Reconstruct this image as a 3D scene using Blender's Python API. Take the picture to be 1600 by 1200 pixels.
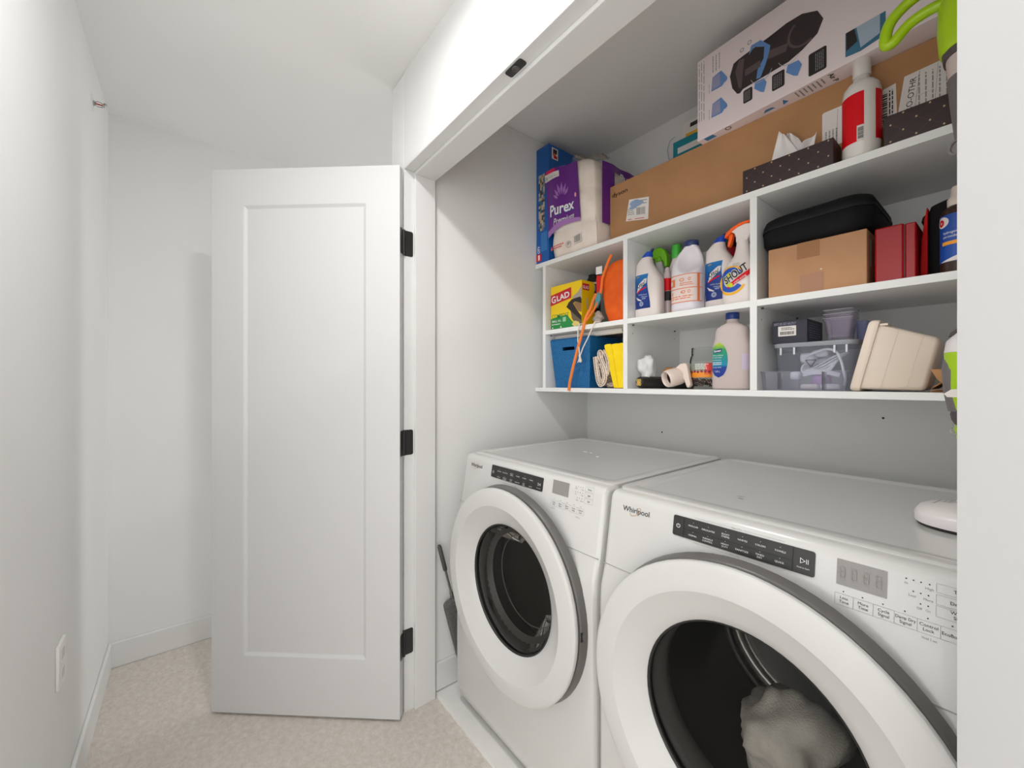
import bpy, bmesh, math, random
from mathutils import Vector as V, Matrix, noise
random.seed(7)
S = bpy.context.scene
COL = S.collection
R = math.radians
PI = math.pi
for o in list(bpy.data.objects):
    bpy.data.objects.remove(o)

# ------------------------------------------------------------------ camera, world, light, exposure
YAW = .67245
cd = bpy.data.cameras.new('camera')
cam = bpy.data.objects.new('camera', cd)
COL.objects.link(cam)
cam.location = (0, 0, 1.256)
cam.rotation_euler = (R(90), 0, PI / 2 - YAW)
cd.sensor_width = 36
cd.lens = 634.9 / 1600 * 36
cd.shift_y = -1.7 / 1600
cd.clip_start = .01
S.camera = cam
w = bpy.data.worlds.new('world')
S.world = w
w.use_nodes = True
w.node_tree.nodes['Background'].inputs[0].default_value = (.99, .985, .975, 1)
w.node_tree.nodes['Background'].inputs[1].default_value = 2.15
S.cycles.transparent_max_bounces = 40
S.view_settings.view_transform = 'Standard'
S.view_settings.look = 'None'
S.view_settings.gamma = 1
S.view_settings.use_curve_mapping = False
S.view_settings.exposure = 0.09
LAMP = (-.80, .19, 2.395)
ld = bpy.data.lights.new('hall_lamp_and_fill', 'AREA')
ld.shape = 'DISK'
ld.size = .11
ld.energy = 8.8
ld.color = (1.0, .995, .985)
LAMP_AND_FILL = [LAMP, (1.0, .19, 2.395)]  # second position is an added fill light with no fixture
for p in LAMP_AND_FILL:
    lo = bpy.data.objects.new('hall_lamp_and_fill', ld)
    COL.objects.link(lo)
    lo.location = p

# ------------------------------------------------------------------ materials
def lin(c):
    c = c / 255
    return c / 12.92 if c <= .04045 else ((c + .055) / 1.055) ** 2.4

def rgb(c):
    return (lin(c[0]), lin(c[1]), lin(c[2]), 1)

MATS = {}
def mat(name, c, rough=.5, metal=0, spec=.5, coat=0, emit=0):
    if name in MATS:
        return MATS[name]
    m = bpy.data.materials.new(name)
    m.use_nodes = True
    b = m.node_tree.nodes['Principled BSDF']
    b.inputs['Base Color'].default_value = rgb(c)
    b.inputs['Roughness'].default_value = rough
    b.inputs['Metallic'].default_value = metal
    b.inputs['Specular IOR Level'].default_value = spec
    b.inputs['Coat Weight'].default_value = coat
    if emit:
        b.inputs['Emission Color'].default_value = rgb(c)
        b.inputs['Emission Strength'].default_value = emit
    MATS[name] = m
    return m

def noisy(name, c1, c2, scale, rough=.6, bump=.0, detail=4, bscale=None, spec=.5, dist=.001, lo=.35, hi=.65):
    m = mat(name, c1, rough, spec=spec)
    nt = m.node_tree
    b = nt.nodes['Principled BSDF']
    tc = nt.nodes.new('ShaderNodeTexCoord')
    n = nt.nodes.new('ShaderNodeTexNoise')
    n.inputs['Scale'].default_value = scale
    n.inputs['Detail'].default_value = detail
    r = nt.nodes.new('ShaderNodeValToRGB')
    r.color_ramp.elements[0].position = lo
    r.color_ramp.elements[1].position = hi
    r.color_ramp.elements[0].color = rgb(c1)
    r.color_ramp.elements[1].color = rgb(c2)
    nt.links.new(tc.outputs['Object'], n.inputs['Vector'])
    nt.links.new(n.outputs['Fac'], r.inputs['Fac'])
    nt.links.new(r.outputs['Color'], b.inputs['Base Color'])
    if bump:
        n2 = nt.nodes.new('ShaderNodeTexNoise')
        n2.inputs['Scale'].default_value = bscale or scale
        n2.inputs['Detail'].default_value = 3
        bp = nt.nodes.new('ShaderNodeBump')
        bp.inputs['Strength'].default_value = bump
        bp.inputs['Distance'].default_value = dist
        nt.links.new(tc.outputs['Object'], n2.inputs['Vector'])
        nt.links.new(n2.outputs['Fac'], bp.inputs['Height'])
        nt.links.new(bp.outputs['Normal'], b.inputs['Normal'])
    return m

def clear(name, tint, gloss=.12, rough=.05, body=0, bodyc=(255, 255, 255)):
    """clear plastic or glass: tinted see-through with reflections and a little milky body"""
    if name in MATS:
        return MATS[name]
    m = bpy.data.materials.new(name)
    m.use_nodes = True
    nt = m.node_tree
    nt.nodes.clear()
    out = nt.nodes.new('ShaderNodeOutputMaterial')
    t = nt.nodes.new('ShaderNodeBsdfTransparent')
    t.inputs[0].default_value = rgb(tint)
    d = nt.nodes.new('ShaderNodeBsdfDiffuse')
    d.inputs[0].default_value = rgb(bodyc)
    g = nt.nodes.new('ShaderNodeBsdfGlossy')
    g.inputs['Roughness'].default_value = rough
    lw = nt.nodes.new('ShaderNodeLayerWeight')
    lw.inputs['Blend'].default_value = gloss
    m1 = nt.nodes.new('ShaderNodeMixShader')
    m1.inputs[0].default_value = body
    m2 = nt.nodes.new('ShaderNodeMixShader')
    nt.links.new(t.outputs[0], m1.inputs[1])
    nt.links.new(d.outputs[0], m1.inputs[2])
    nt.links.new(lw.outputs['Fresnel'], m2.inputs[0])
    nt.links.new(m1.outputs[0], m2.inputs[1])
    nt.links.new(g.outputs[0], m2.inputs[2])
    nt.links.new(m2.outputs[0], out.inputs[0])
    MATS[name] = m
    return m

WALL = noisy('wall_paint', (231, 231, 230), (233, 233, 232), 3, .75, .06, bscale=180, spec=.25, dist=.0006)
WALLC = noisy('wall_paint_lifted', (236, 236, 234), (238, 238, 236), 3, .75, .06, bscale=180, spec=.25, dist=.0006)  # same wall paint, lightened so the dim closet reads brighter
CEIL = noisy('ceiling_paint', (240, 240, 239), (242, 242, 241), 2, .85, .08, bscale=160, spec=.2, dist=.0006)
TRIM = mat('trim_paint', (226, 226, 225), .38)
DOORP = mat('door_paint', (213, 213, 213), .42)
MELA = mat('white_melamine', (239, 239, 237), .42)
APPL = mat('white_enamel', (211, 210, 208), .22, coat=.3)
APPLP = mat('white_plastic', (209, 208, 206), .3)
BLACK = mat('black_metal', (34, 34, 33), .42, spec=.5)
INK = mat('black_ink', (28, 28, 30), .6)
GINK = mat('grey_ink', (150, 150, 148), .6)
WINK = mat('white_ink', (240, 238, 238), .5)
DARKIN = mat('dark_print', (40, 34, 34), .6)
PAPER = mat('white_paper', (233, 227, 222), .7)
RED = mat('red_print', (222, 8, 24), .5, spec=.3)
BLUEP = mat('blue_print', (24, 84, 160), .45)
ORANGE = mat('orange_plastic', (255, 98, 14), .4)
GREY = mat('grey_plastic', (120, 116, 114), .45)
DGREY = mat('dark_grey_plastic', (84, 80, 80), .5)
CARPET = noisy('carpet', (216, 204, 191), (255, 249, 241), 48, .95, 1.0, 12, bscale=600, spec=.1, dist=.004, lo=.30, hi=.70)
for _n in CARPET.node_tree.nodes:
    if _n.type == 'TEX_NOISE' and _n.inputs['Scale'].default_value < 100:
        _n.inputs['Roughness'].default_value = .82
VINYL = noisy('white_vinyl', (232, 231, 228), (240, 239, 236), 6, .45, .03, bscale=60)
BOARD = noisy('cardboard', (178, 132, 92), (186, 140, 98), 9, .8, .15, bscale=90, spec=.2, dist=.0006)
BOARD2 = noisy('cardboard_pale', (188, 142, 106), (196, 150, 112), 9, .8, .15, bscale=90, spec=.2, dist=.0006)

# ------------------------------------------------------------------ mesh helpers
def sgn(a):
    return -1 if a < 0 else 1

TXT = {}
def text_mesh(s, shear=0, bold=0, spacing=1.0):
    """triangles of a text in the built-in font, height 1 unit per line, origin at left baseline"""
    key = (s, shear, bold, spacing)
    if key in TXT:
        return TXT[key]
    c = bpy.data.curves.new('t', 'FONT')
    c.body = s
    c.size = 1
    c.resolution_u = 3
    c.shear = shear
    c.offset = bold
    c.space_character = spacing
    o = bpy.data.objects.new('t', c)
    COL.objects.link(o)
    dg = bpy.context.evaluated_depsgraph_get()
    oe = o.evaluated_get(dg)
    me = oe.to_mesh()
    v = [(p.co.x, p.co.y) for p in me.vertices]
    f = [tuple(p.vertices) for p in me.polygons]
    oe.to_mesh_clear()
    bpy.data.objects.remove(o)
    bpy.data.curves.remove(c)
    TXT[key] = (v, f)
    return v, f

def refine(pts, faces, L):
    """cut flat print into small triangles so that it can follow a curved surface"""
    bm = bmesh.new()
    vs = [bm.verts.new((a, b, 0)) for a, b in pts]
    for f in faces:
        try:
            bm.faces.new([vs[i] for i in f])
        except ValueError:
            pass
    bmesh.ops.triangulate(bm, faces=bm.faces[:])
    for k in range(7):
        e = [q for q in bm.edges if q.calc_length() > L]
        if not e:
            break
        bmesh.ops.subdivide_edges(bm, edges=e, cuts=1)
        bmesh.ops.triangulate(bm, faces=[f for f in bm.faces if len(f.verts) > 3])
    bm.verts.index_update()
    out = [(v.co.x, v.co.y) for v in bm.verts], [tuple(v.index for v in f.verts) for f in bm.faces]
    bm.free()
    return out

class MB:
    def __init__(s, L=0):
        s.L = L
        s.v = []
        s.f = []
        s.mi = []
        s.m = 0
    def add(s, pts, faces, M=None):
        b = len(s.v)
        for p in pts:
            s.v.append(M @ V(p) if M else V(p))
        for f in faces:
            s.f.append(tuple(b + i for i in f))
            s.mi.append(s.m)
        return s
    def quad(s, *p):
        return s.add(p, [tuple(range(len(p)))])
    def box(s, x0, x1, y0, y1, z0, z1, M=None):
        p = [(x, y, z) for z in (z0, z1) for y in (y0, y1) for x in (x0, x1)]
        return s.add(p, [(0, 2, 3, 1), (4, 5, 7, 6), (0, 1, 5, 4), (2, 6, 7, 3), (0, 4, 6, 2), (1, 3, 7, 5)], M)
    def prism(s, poly, fn, w0, w1):
        """poly of (a, b) swept from w0 to w1; fn(a, b, w) gives the point"""
        n = len(poly)
        p = [fn(a, b, w0) for a, b in poly] + [fn(a, b, w1) for a, b in poly]
        return s.add(p, [tuple(range(n - 1, -1, -1)), tuple(range(n, 2 * n))] + [(i, (i + 1) % n, n + (i + 1) % n, n + i) for i in range(n)])
    def loft(s, secs, cap0=True, cap1=True, ring=True):
        n = len(secs[0])
        b = len(s.v)
        for q in secs:
            for p in q:
                s.v.append(V(p))
        def F(*i):
            s.f.append(tuple(b + k for k in i))
            s.mi.append(s.m)
        for j in range(len(secs) - 1):
            for i in range(n if ring else n - 1):
                k = (i + 1) % n
                F(j * n + i, j * n + k, (j + 1) * n + k, (j + 1) * n + i)
        if cap0:
            F(*range(n - 1, -1, -1))
        if cap1:
            F(*[(len(secs) - 1) * n + i for i in range(n)])
        return s
    def lathe(s, prof, o=(0, 0, 0), ax=(0, 0, 1), n=28, cap0=False, cap1=False):
        """prof of (r, t) turned round the axis through o"""
        o = V(o)
        ax = V(ax).normalized()
        u = ax.orthogonal().normalized()
        w = ax.cross(u)
        secs = [[o + ax * t + (u * math.cos(2 * PI * i / n) + w * math.sin(2 * PI * i / n)) * max(r, 1e-5) for i in range(n)] for r, t in prof]
        return s.loft(secs, cap0, cap1)
    def tube(s, path, r, n=8, sq=1.0):
        P = [V(p) for p in path]
        secs = []
        u = None
        for i, p in enumerate(P):
            d = (P[min(i + 1, len(P) - 1)] - P[max(i - 1, 0)]).normalized()
            if u is None:
                u = d.orthogonal().normalized()
            u = (u - d * u.dot(d)).normalized()
            w = d.cross(u)
            rr = r[i] if isinstance(r, (list, tuple)) else r
            secs.append([p + (u * math.cos(2 * PI * k / n) + w * math.sin(2 * PI * k / n) * sq) * rr for k in range(n)])
        return s.loft(secs)
    def ball(s, c, rx, ry=None, rz=None, n=14, nz=8, p=1.0, jit=0, seed=0):
        ry = ry or rx
        rz = rz or rx
        secs = []
        for j in range(nz + 1):
            a = -PI / 2 + PI * j / nz
            q = []
            for i in range(n):
                t = 2 * PI * i / n
                d = V((sgn(math.cos(t)) * abs(math.cos(t)) ** p * max(math.cos(a), 1e-3) ** p, sgn(math.sin(t)) * abs(math.sin(t)) ** p * max(math.cos(a), 1e-3) ** p, sgn(math.sin(a)) * abs(math.sin(a)) ** p))
                if jit:
                    d *= 1 + jit * noise.noise(d * 2.3 + V((seed, seed * 2, 0)))
                q.append(V(c) + V((d.x * rx, d.y * ry, d.z * rz)))
            secs.append(q)
        return s.loft(secs)
    def grid(s, fn, nu, nv):
        return s.loft([[fn(i / nu, j / nv) for i in range(nu + 1)] for j in range(nv + 1)], False, False, False)
    def text(s, t, size, fn, x=0, y=0, align='L', shear=0, bold=.0, sx=1.0, rot=0, spacing=1.0, fit=None):
        """flat print: every text vertex (x, y) goes through fn"""
        v, f = text_mesh(t, shear, bold, spacing)
        if not v:
            return s
        x0 = min(p[0] for p in v)
        x1 = max(p[0] for p in v)
        wd = x1 - x0
        if fit:
            sx = fit / (wd * size)
        off = -x0 - (0 if align == 'L' else wd / 2 if align == 'C' else wd)
        ca, sa = math.cos(rot), math.sin(rot)
        pts = []
        for a, b in v:
            a = (a + off) * size * sx
            b = b * size
            pts.append((x + a * ca - b * sa, y + a * sa + b * ca))
        return s.flat(fn, pts, f)
    def flat(s, fn, pts, f):
        if s.L:
            pts, f = refine(pts, f, s.L)
        return s.add([fn(a, b) for a, b in pts], f)
    def rect(s, fn, x0, x1, y0, y1, nu=1, nv=1):
        return s.grid(lambda a, b: fn(x0 + (x1 - x0) * a, y0 + (y1 - y0) * b), nu, nv)
    def disc(s, fn, x, y, r, r2=0, n=20, ry=None, a0=0, a1=2 * PI):
        """flat disc or ring (r2 inner radius) of print"""
        k = (ry or r) / r
        full = abs(a1 - a0 - 2 * PI) < 1e-6
        m = n if full else n + 1
        A = [a0 + (a1 - a0) * i / n for i in range(m)]
        if r2:
            p = [(x + r * math.cos(a), y + r * k * math.sin(a)) for a in A] + [(x + r2 * math.cos(a), y + r2 * k * math.sin(a)) for a in A]
            return s.flat(fn, p, [(i, (i + 1) % m, m + (i + 1) % m, m + i) for i in range(m if full else m - 1)])
        p = [(x + r * math.cos(a), y + r * k * math.sin(a)) for a in A]
        return s.flat(fn, p, [tuple(range(m))])
    def poly(s, fn, pts):
        return s.flat(fn, pts, [tuple(range(len(pts)))])
    def line(s, fn, x0, y0, x1, y1, t):
        d = math.hypot(x1 - x0, y1 - y0)
        nx, ny = -(y1 - y0) / d * t / 2, (x1 - x0) / d * t / 2
        return s.poly(fn, [(x0 + nx, y0 + ny), (x0 - nx, y0 - ny), (x1 - nx, y1 - ny), (x1 + nx, y1 + ny)])
    def build(s, name, m, parent=None, smooth=40, bevel=0, seg=2, local=False, sub=0, recalc=False, split=False, stuff=False):
        if split:
            par = list(range(len(s.v)))
            def find(i):
                while par[i] != i:
                    par[i] = par[par[i]]
                    i = par[i]
                return i
            for f in s.f:
                for i in f[1:]:
                    par[find(i)] = find(f[0])
            groups = {}
            for k, f in enumerate(s.f):
                groups.setdefault(find(f[0]), []).append(k)
            out = []
            for ks in groups.values():
                q = MB()
                ids = {}
                for k in ks:
                    for i in s.f[k]:
                        if i not in ids:
                            ids[i] = len(q.v)
                            q.v.append(s.v[i])
                    q.f.append(tuple(ids[i] for i in s.f[k]))
                    q.mi.append(s.mi[k])
                out.append(q.build(name, m, parent, smooth, bevel, seg, local, sub, recalc))
            return out
        off = V((0, 0, 0))
        if parent and not local:
            q = parent
            while q:
                off += q.location
                q = q.parent
        me = bpy.data.meshes.new(name)
        me.from_pydata([p - off for p in s.v], [], s.f)
        ms = m if isinstance(m, (list, tuple)) else [m]
        for k in ms:
            me.materials.append(k)
        if len(ms) > 1:
            me.polygons.foreach_set('material_index', s.mi)
        if recalc:
            bm = bmesh.new()
            bm.from_mesh(me)
            bmesh.ops.recalc_face_normals(bm, faces=bm.faces)
            bm.to_mesh(me)
            bm.free()
        if smooth:
            me.polygons.foreach_set('use_smooth', [True] * len(me.polygons))
            me.set_sharp_from_angle(angle=R(smooth))
        me.update()
        o = bpy.data.objects.new(name, me)
        COL.objects.link(o)
        if parent:
            o.parent = parent
        if bevel:
            b = o.modifiers.new('bevel', 'BEVEL')
            b.width = bevel
            b.segments = seg
            b.limit_method = 'ANGLE'
            b.angle_limit = R(35)
        if stuff:
            o['kind'] = 'stuff'
        if sub:
            q = o.modifiers.new('sub', 'SUBSURF')
            q.levels = q.render_levels = sub
        return o

def tag(o, label, cat, group=None):
    o['label'] = label
    o['category'] = cat
    if group:
        o['group'] = group
    return o

def thing(name, label, cat, loc, group=None, rz=0):
    o = bpy.data.objects.new(name, None)
    o.empty_display_size = .05
    COL.objects.link(o)
    o.location = loc
    o.rotation_euler = (0, 0, rz)
    return tag(o, label, cat, group)

def struct(o, label=None):
    o['kind'] = 'structure'
    if label:
        o['label'] = label
    return o

def part(o, label):
    o['label'] = label
    return o

def frontY(y, e=.0007):
    return lambda a, b: V((a, y - e, b))

# bottle-like bodies: sections (z, cx, cy, rx, ry, power), labels follow the surface
class Body:
    def __init__(s, secs, n=32):
        s.s = secs
        s.n = n
    def at(s, z):
        q = s.s
        if z <= q[0][0]:
            return q[0]
        for a, b in zip(q, q[1:]):
            if z <= b[0]:
                t = (z - a[0]) / max(b[0] - a[0], 1e-9)
                return tuple(x + (y - x) * t for x, y in zip(a, b))
        return q[-1]
    def mesh(s, mb=None):
        mb = mb or MB()
        secs = []
        for z, cx, cy, rx, ry, p in s.s:
            q = []
            for i in range(s.n):
                t = 2 * PI * i / s.n
                c, d = math.cos(t), math.sin(t)
                q.append((cx + rx * sgn(c) * abs(c) ** (2 / p), cy + ry * sgn(d) * abs(d) ** (2 / p), z))
            secs.append(q)
        return mb.loft(secs)
    def surf(s, x, z, e=.0008):
        z0, cx, cy, rx, ry, p = s.at(z)
        k = min(abs((x - cx) / rx), .999)
        return V((x, cy - ry * (1 - k ** p) ** (1 / p) - e, z))
    def fn(s, e=.0008):
        return lambda a, b: s.surf(a, b, e)
    def wrap(s, e=.0008):
        """a is an angle from the front, b the height: for round bodies"""
        def f(a, b):
            z0, cx, cy, rx, ry, p = s.at(b)
            sa, ca = math.sin(a), math.cos(a)
            return V((cx + (rx + e) * sgn(sa) * abs(sa) ** (2 / p), cy - (ry + e) * sgn(ca) * abs(ca) ** (2 / p), b))
        return f

def rrect(x0, x1, z0, z1, r, n=4):
    P = []
    for cx, cz, a in ((x1 - r, z0 + r, -PI / 2), (x1 - r, z1 - r, 0), (x0 + r, z1 - r, PI / 2), (x0 + r, z0 + r, PI)):
        for i in range(n + 1):
            P.append((cx + r * math.cos(a + PI / 2 * i / n), cz + r * math.sin(a + PI / 2 * i / n)))
    return P

def barcode(mb, fn, x0, x1, z0, z1, seed=1, vert=True):
    rd = random.Random(seed)
    a, b = (x0, x1) if vert else (z0, z1)
    t = a
    while t < b:
        wd = (b - a) * rd.choice((.018, .03, .045))
        q = min(t + wd, b)
        if vert:
            mb.rect(fn, t, q, z0, z1)
        else:
            mb.rect(fn, x0, x1, t, q)
        t = q + (b - a) * rd.choice((.018, .025, .04))

def scribble(mb, fn, x0, x1, z0, z1, rows, seed=1, th=.45, vert=False):
    """rows of small print, too small in the photograph to read"""
    rd = random.Random(seed)
    for i in range(rows):
        if vert:
            h = (x1 - x0) / rows
            a = x0 + h * i
            t = z0
            while t < z1 - 1e-4:
                q = min(t + (z1 - z0) * rd.uniform(.06, .2), z1)
                mb.rect(fn, a, a + h * th, t, q)
                t = q + (z1 - z0) * .03
        else:
            h = (z1 - z0) / rows
            b = z1 - h * i
            t = x0
            end = x0 + (x1 - x0) * rd.uniform(.75, 1)
            while t < end - 1e-4:
                q = min(t + (x1 - x0) * rd.uniform(.06, .2), end)
                mb.rect(fn, t, q, b - h * th, b)
                t = q + (x1 - x0) * .03

# ------------------------------------------------------------------ the setting
H = 2.44
YL, XE, YC, XCL, YB, XCR, XO = -.276, -2.50, .645, -1.475, 1.70, .055, -1.593
XF, YR, XLE = 2.4, -2.6, -.95                               # hall left open behind the camera, shaped to let fill light in
def bx(*a):
    return MB().box(*a)
struct(bx(XE - .1, XF, YL - .1, .776, -.1, 0).box(XE - .1, XO + .05, .776, 3.1, -.1, 0).box(XLE - .1, XF, YR, YL - .1, -.1, 0).build('floor', CARPET, smooth=0), 'beige cut pile carpet of the hall')
struct(bx(XO + .05, XCR + .1, .776, YB + .1, -.1, .014).build('floor', VINYL, smooth=0), 'white sheet floor inside the laundry closet')
struct(bx(XE - .1, XF, YL - .1, 3.1, H, H + .1).box(XLE - .1, XF, YR, YL - .1, H, H + .1).build('ceiling', CEIL, smooth=0))
struct(bx(XE - .1, XLE, YL - .1, YL, 0, H).box(XLE - .1, XLE, YR, YL - .1, 0, H).build('wall_left', WALL, smooth=0))
struct(bx(XE - .1, XE, YL, 3.1, 0, H).build('wall_end', WALL, smooth=0))
struct(bx(XO, XCL, YC, YB, 0, H).build('wall_closet_left', WALLC, smooth=0, bevel=.004))
struct(bx(XO, XCR + .1, YB, YB + .1, 0, H).build('wall_closet_back', WALLC, smooth=0))
struct(bx(XCR, XCR + .1, YC + .125, YB, 0, H).build('wall_closet_right', WALLC, smooth=0))
ZJ, ZS = 2.070, 2.057                                       # door rabbet and door stop undersides
XJL, XJR = -1.464, -.009
struct(bx(XCL, XCR, YC, .77, ZJ + .012, H).build('wall_closet_header', WALL, smooth=0))
struct(bx(XJR + .012, XF, YC, .77, 0, H).build('wall_closet_front', WALL, smooth=0))
struct(MB().box(XCL, XJL, YC - .003, .776, .0, ZJ + .012).box(XJL, XJL + .012, .681, .768, 0, ZS + .013)
       .build('trim_1', TRIM, smooth=0, bevel=.0022), 'left white door jamb with its stop')
struct(MB().box(XJL, XJR, YC - .003, .776, ZJ, ZJ + .012).box(XJL + .012, XJR - .012, .681, .768, ZS, ZJ)
       .build('trim_2', TRIM, smooth=0, bevel=.0022), 'white head jamb with its stop')
struct(MB().box(XJR, XJR + .012, YC - .003, .776, .0, ZJ + .012).box(XJR - .012, XJR, .681, .768, 0, ZS + .013)
       .build('trim_3', TRIM, smooth=0, bevel=.0022), 'right white door jamb with its stop')
def baseboard(name, x0, x1, y0, y1, z0, z1):
    return struct(bx(x0, x1, y0, y1, z0, z1).build(name, TRIM, smooth=0, bevel=.004))
baseboard('baseboard_left', XE + .012, XLE, YL, YL + .012, 0, .112)
baseboard('baseboard_end', XE, XE + .012, YL, 3.0, 0, .112)
baseboard('baseboard_closet_left', XCL, XCL + .013, .777, YB - .013, .018, .128)
baseboard('baseboard_closet_back', XCL, XCR, YB - .013, YB, .018, .128)
baseboard('baseboard_passage', XO - .012, XO, YC, 3.0, 0, .112)
# two small screw holes left in the back wall
hole = MB()
for x, z in ((-.271, 1.146), (-1.03, 1.03)):
    hole.lathe([(.0035, 0), (.0035, .0006), (0, .0006)], (x, YB, z), (0, -1, 0), 8)
struct(hole.build('trim_4', INK, smooth=0), 'dark screw holes in the closet back wall')

# ---- the two closet doors
def door(name, ax, ay, ang, side, label):
    """leaf hinged at (ax, ay); local x runs along the leaf from the hinge, local y is the closet-side normal"""
    Wd, T, z0, z1 = .724, .035, .010, 2.062
    d = V((side * math.cos(ang), -math.sin(ang), 0))             # direction along the leaf
    nrm = V((side * math.sin(ang), math.cos(ang), 0))            # closet-side face, turned towards the hall
    M = Matrix((( d.x, nrm.x, 0, ax), (d.y, nrm.y, 0, ay), (0, 0, 1, 0), (0, 0, 0, 1)))
    def P(x, y, z):
        return M @ V((x, y, z))
    a0, a1, p0, p1 = .128, .598, .229, 1.924
    k, dep = .011, .007
    def face(mb, y, s):
        q = [(0, z0), (Wd, z0), (Wd, z1), (0, z1)]
        i = [(a0, p0), (a1, p0), (a1, p1), (a0, p1)]
        j = [(a0 + k, p0 + k), (a1 - k, p0 + k), (a1 - k, p1 - k), (a0 + k, p1 - k)]
        A = [P(x, y, z) for x, z in q] + [P(x, y, z) for x, z in i] + [P(x, y - s * dep, z) for x, z in j]
        f = []
        for b in (0, 4):
            for t in range(4):
                u = (t + 1) % 4
                f.append((b + t, b + u, b + 4 + u, b + 4 + t))
        f.append((8, 9, 10, 11))
        mb.add(A, f)
    mb = MB()
    face(mb, T, 1)
    face(mb, 0, -1)
    for c in (((0, z0), (Wd, z0)), ((Wd, z0), (Wd, z1)), ((Wd, z1), (0, z1)), ((0, z1), (0, z0))):
        (xa, za), (xb, zb) = c
        mb.quad(P(xa, 0, za), P(xb, 0, zb), P(xb, T, zb), P(xa, T, za))
    root = mb.build(name, DOORP, smooth=0, recalc=True)
    # weld so that bevels work
    bm = bmesh.new()
    bm.from_mesh(root.data)
    bmesh.ops.remove_doubles(bm, verts=bm.verts, dist=.0001)
    bmesh.ops.recalc_face_normals(bm, faces=bm.faces)
    bm.to_mesh(root.data)
    bm.free()
    b = root.modifiers.new('bevel', 'BEVEL')
    b.width = .0018
    b.segments = 2
    struct(root, label)
    for zc in (.268, 1.029, 1.788):
        h = MB()
        hz = .048
        # plate let into the edge of the leaf
        h.prism(rrect(.004, .031, zc - hz, zc + hz, .009), lambda a, b_, w_: P(-w_, a, b_), -.001, .0016)
        # plate on the jamb
        jx = XJL if side > 0 else XJR
        jd = 1 if side > 0 else -1
        h.prism(rrect(.638, .677, zc - hz, zc + hz, .0075), lambda a, b_, w_: V((jx + jd * w_, a, b_)), -.001, .0018)
        h.lathe([(0, -hz), (.0058, -hz), (.0058, -hz * .34), (.0052, -hz * .33), (.0052, -hz * .30), (.0058, -hz * .29), (.0058, hz), (0, hz)], (ax - .0016 * jd, ay + .0045, zc), (0, 0, 1), 12)
        part(h.build('hinge', BLACK, root, recalc=True), 'black butt hinge')
    return root
door('door_1', -1.4585, .634, R(131.4), 1, 'left closet door leaf, white with one long recessed panel, swung open')
door('door_2', -.0145, .634, R(128), -1, 'right closet door leaf, white, swung open at the right edge')

# ---- strike plate on the head jamb, lamp, sprinkler, outlet
t = thing('strike_plate', 'black ball catch strike plate screwed under the closet head jamb', 'strike plate', (-.815, .661, ZJ))
mb = MB().prism(rrect(-.032, .032, -.0125, .0125, .006), lambda a, b, w_: V((-.815 + a, .661 + b, ZJ - w_)), 0, .0028)
mb.build('plate', BLACK, t, recalc=True, bevel=.0006)
MB().lathe([(.010, .0028), (.009, .0048), (.006, .0048), (.0055, .0036), (0, .0036)], (-.815, .661, ZJ), (0, 0, -1), 20).build('catch_socket', DGREY, t, recalc=True)
t = thing('ceiling_light', 'round white flush ceiling light in the hall ceiling', 'lamp', (LAMP[0], LAMP[1], H))
MB().lathe([(0, 0), (.085, 0), (.085, -.022), (.075, -.034), (.062, -.034), (.060, -.026), (0, -.026)], (LAMP[0], LAMP[1], H), n=40).build('housing', TRIM, t, recalc=True)
MB().lathe([(0, -.0265), (.059, -.0265), (.055, -.031), (0, -.033)], (LAMP[0], LAMP[1], H), n=32).build('diffuser', mat('lamp_diffuser', (255, 246, 232), .5, emit=3), t, recalc=True)
sx, sz = -2.112, 2.278
t = thing('fire_sprinkler', 'small sidewall fire sprinkler with a red glass bulb near the ceiling', 'sprinkler', (sx, YL, sz))
CH = mat('chrome', (176, 176, 174), .25, 1)
MB().lathe([(0, 0), (.030, 0), (.028, .003), (.014, .005), (.012, .002), (0, .002)], (sx, YL, sz), (0, 1, 0), 28).build('escutcheon', TRIM, t, recalc=True)
mb = MB().lathe([(0, .0), (.008, 0), (.008, .008), (.005, .010), (.003, .011), (0, .011)], (sx, YL, sz), (0, 1, 0), 12)
for k in (-1, 1):
    mb.tube([(sx, YL + .009, sz + k * .005), (sx, YL + .016, sz + k * .009), (sx, YL + .025, sz + k * .008), (sx, YL + .032, sz + k * .002)], .0016, 6)
mb.build('frame', CH, t, recalc=True)
MB().tube([(sx, YL + .010, sz), (sx, YL + .029, sz)], .0024, 8).build('bulb', mat('red_glass', (170, 30, 18), .1), t)
MB().lathe([(0, .032), (.007, .0325), (.007, .034), (0, .035)], (sx, YL, sz), (0, 1, 0), 12).box(sx - .007, sx + .007, YL + .031, YL + .040, sz + .006, sz + .007).build('deflector', CH, t, recalc=True)
t = thing('outlet_plate', 'white wall plate low on the left hall wall above the baseboard', 'outlet', (-1.632, YL, .436))
MB().box(-1.672, -1.592, YL, YL + .0075, .436, .552).build('cover_plate', mat('white_plate', (236, 235, 232), .35), t, bevel=.0022)
mb = MB()
for z in (.468, .520):
    mb.prism(rrect(-1.649, -1.615, z - .014, z + .014, .008), lambda a, b, w_: V((a, YL + .0075 + w_, b)), 0, .0012)
mb.build('receptacle', APPLP, t, recalc=True, split=True)

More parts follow.
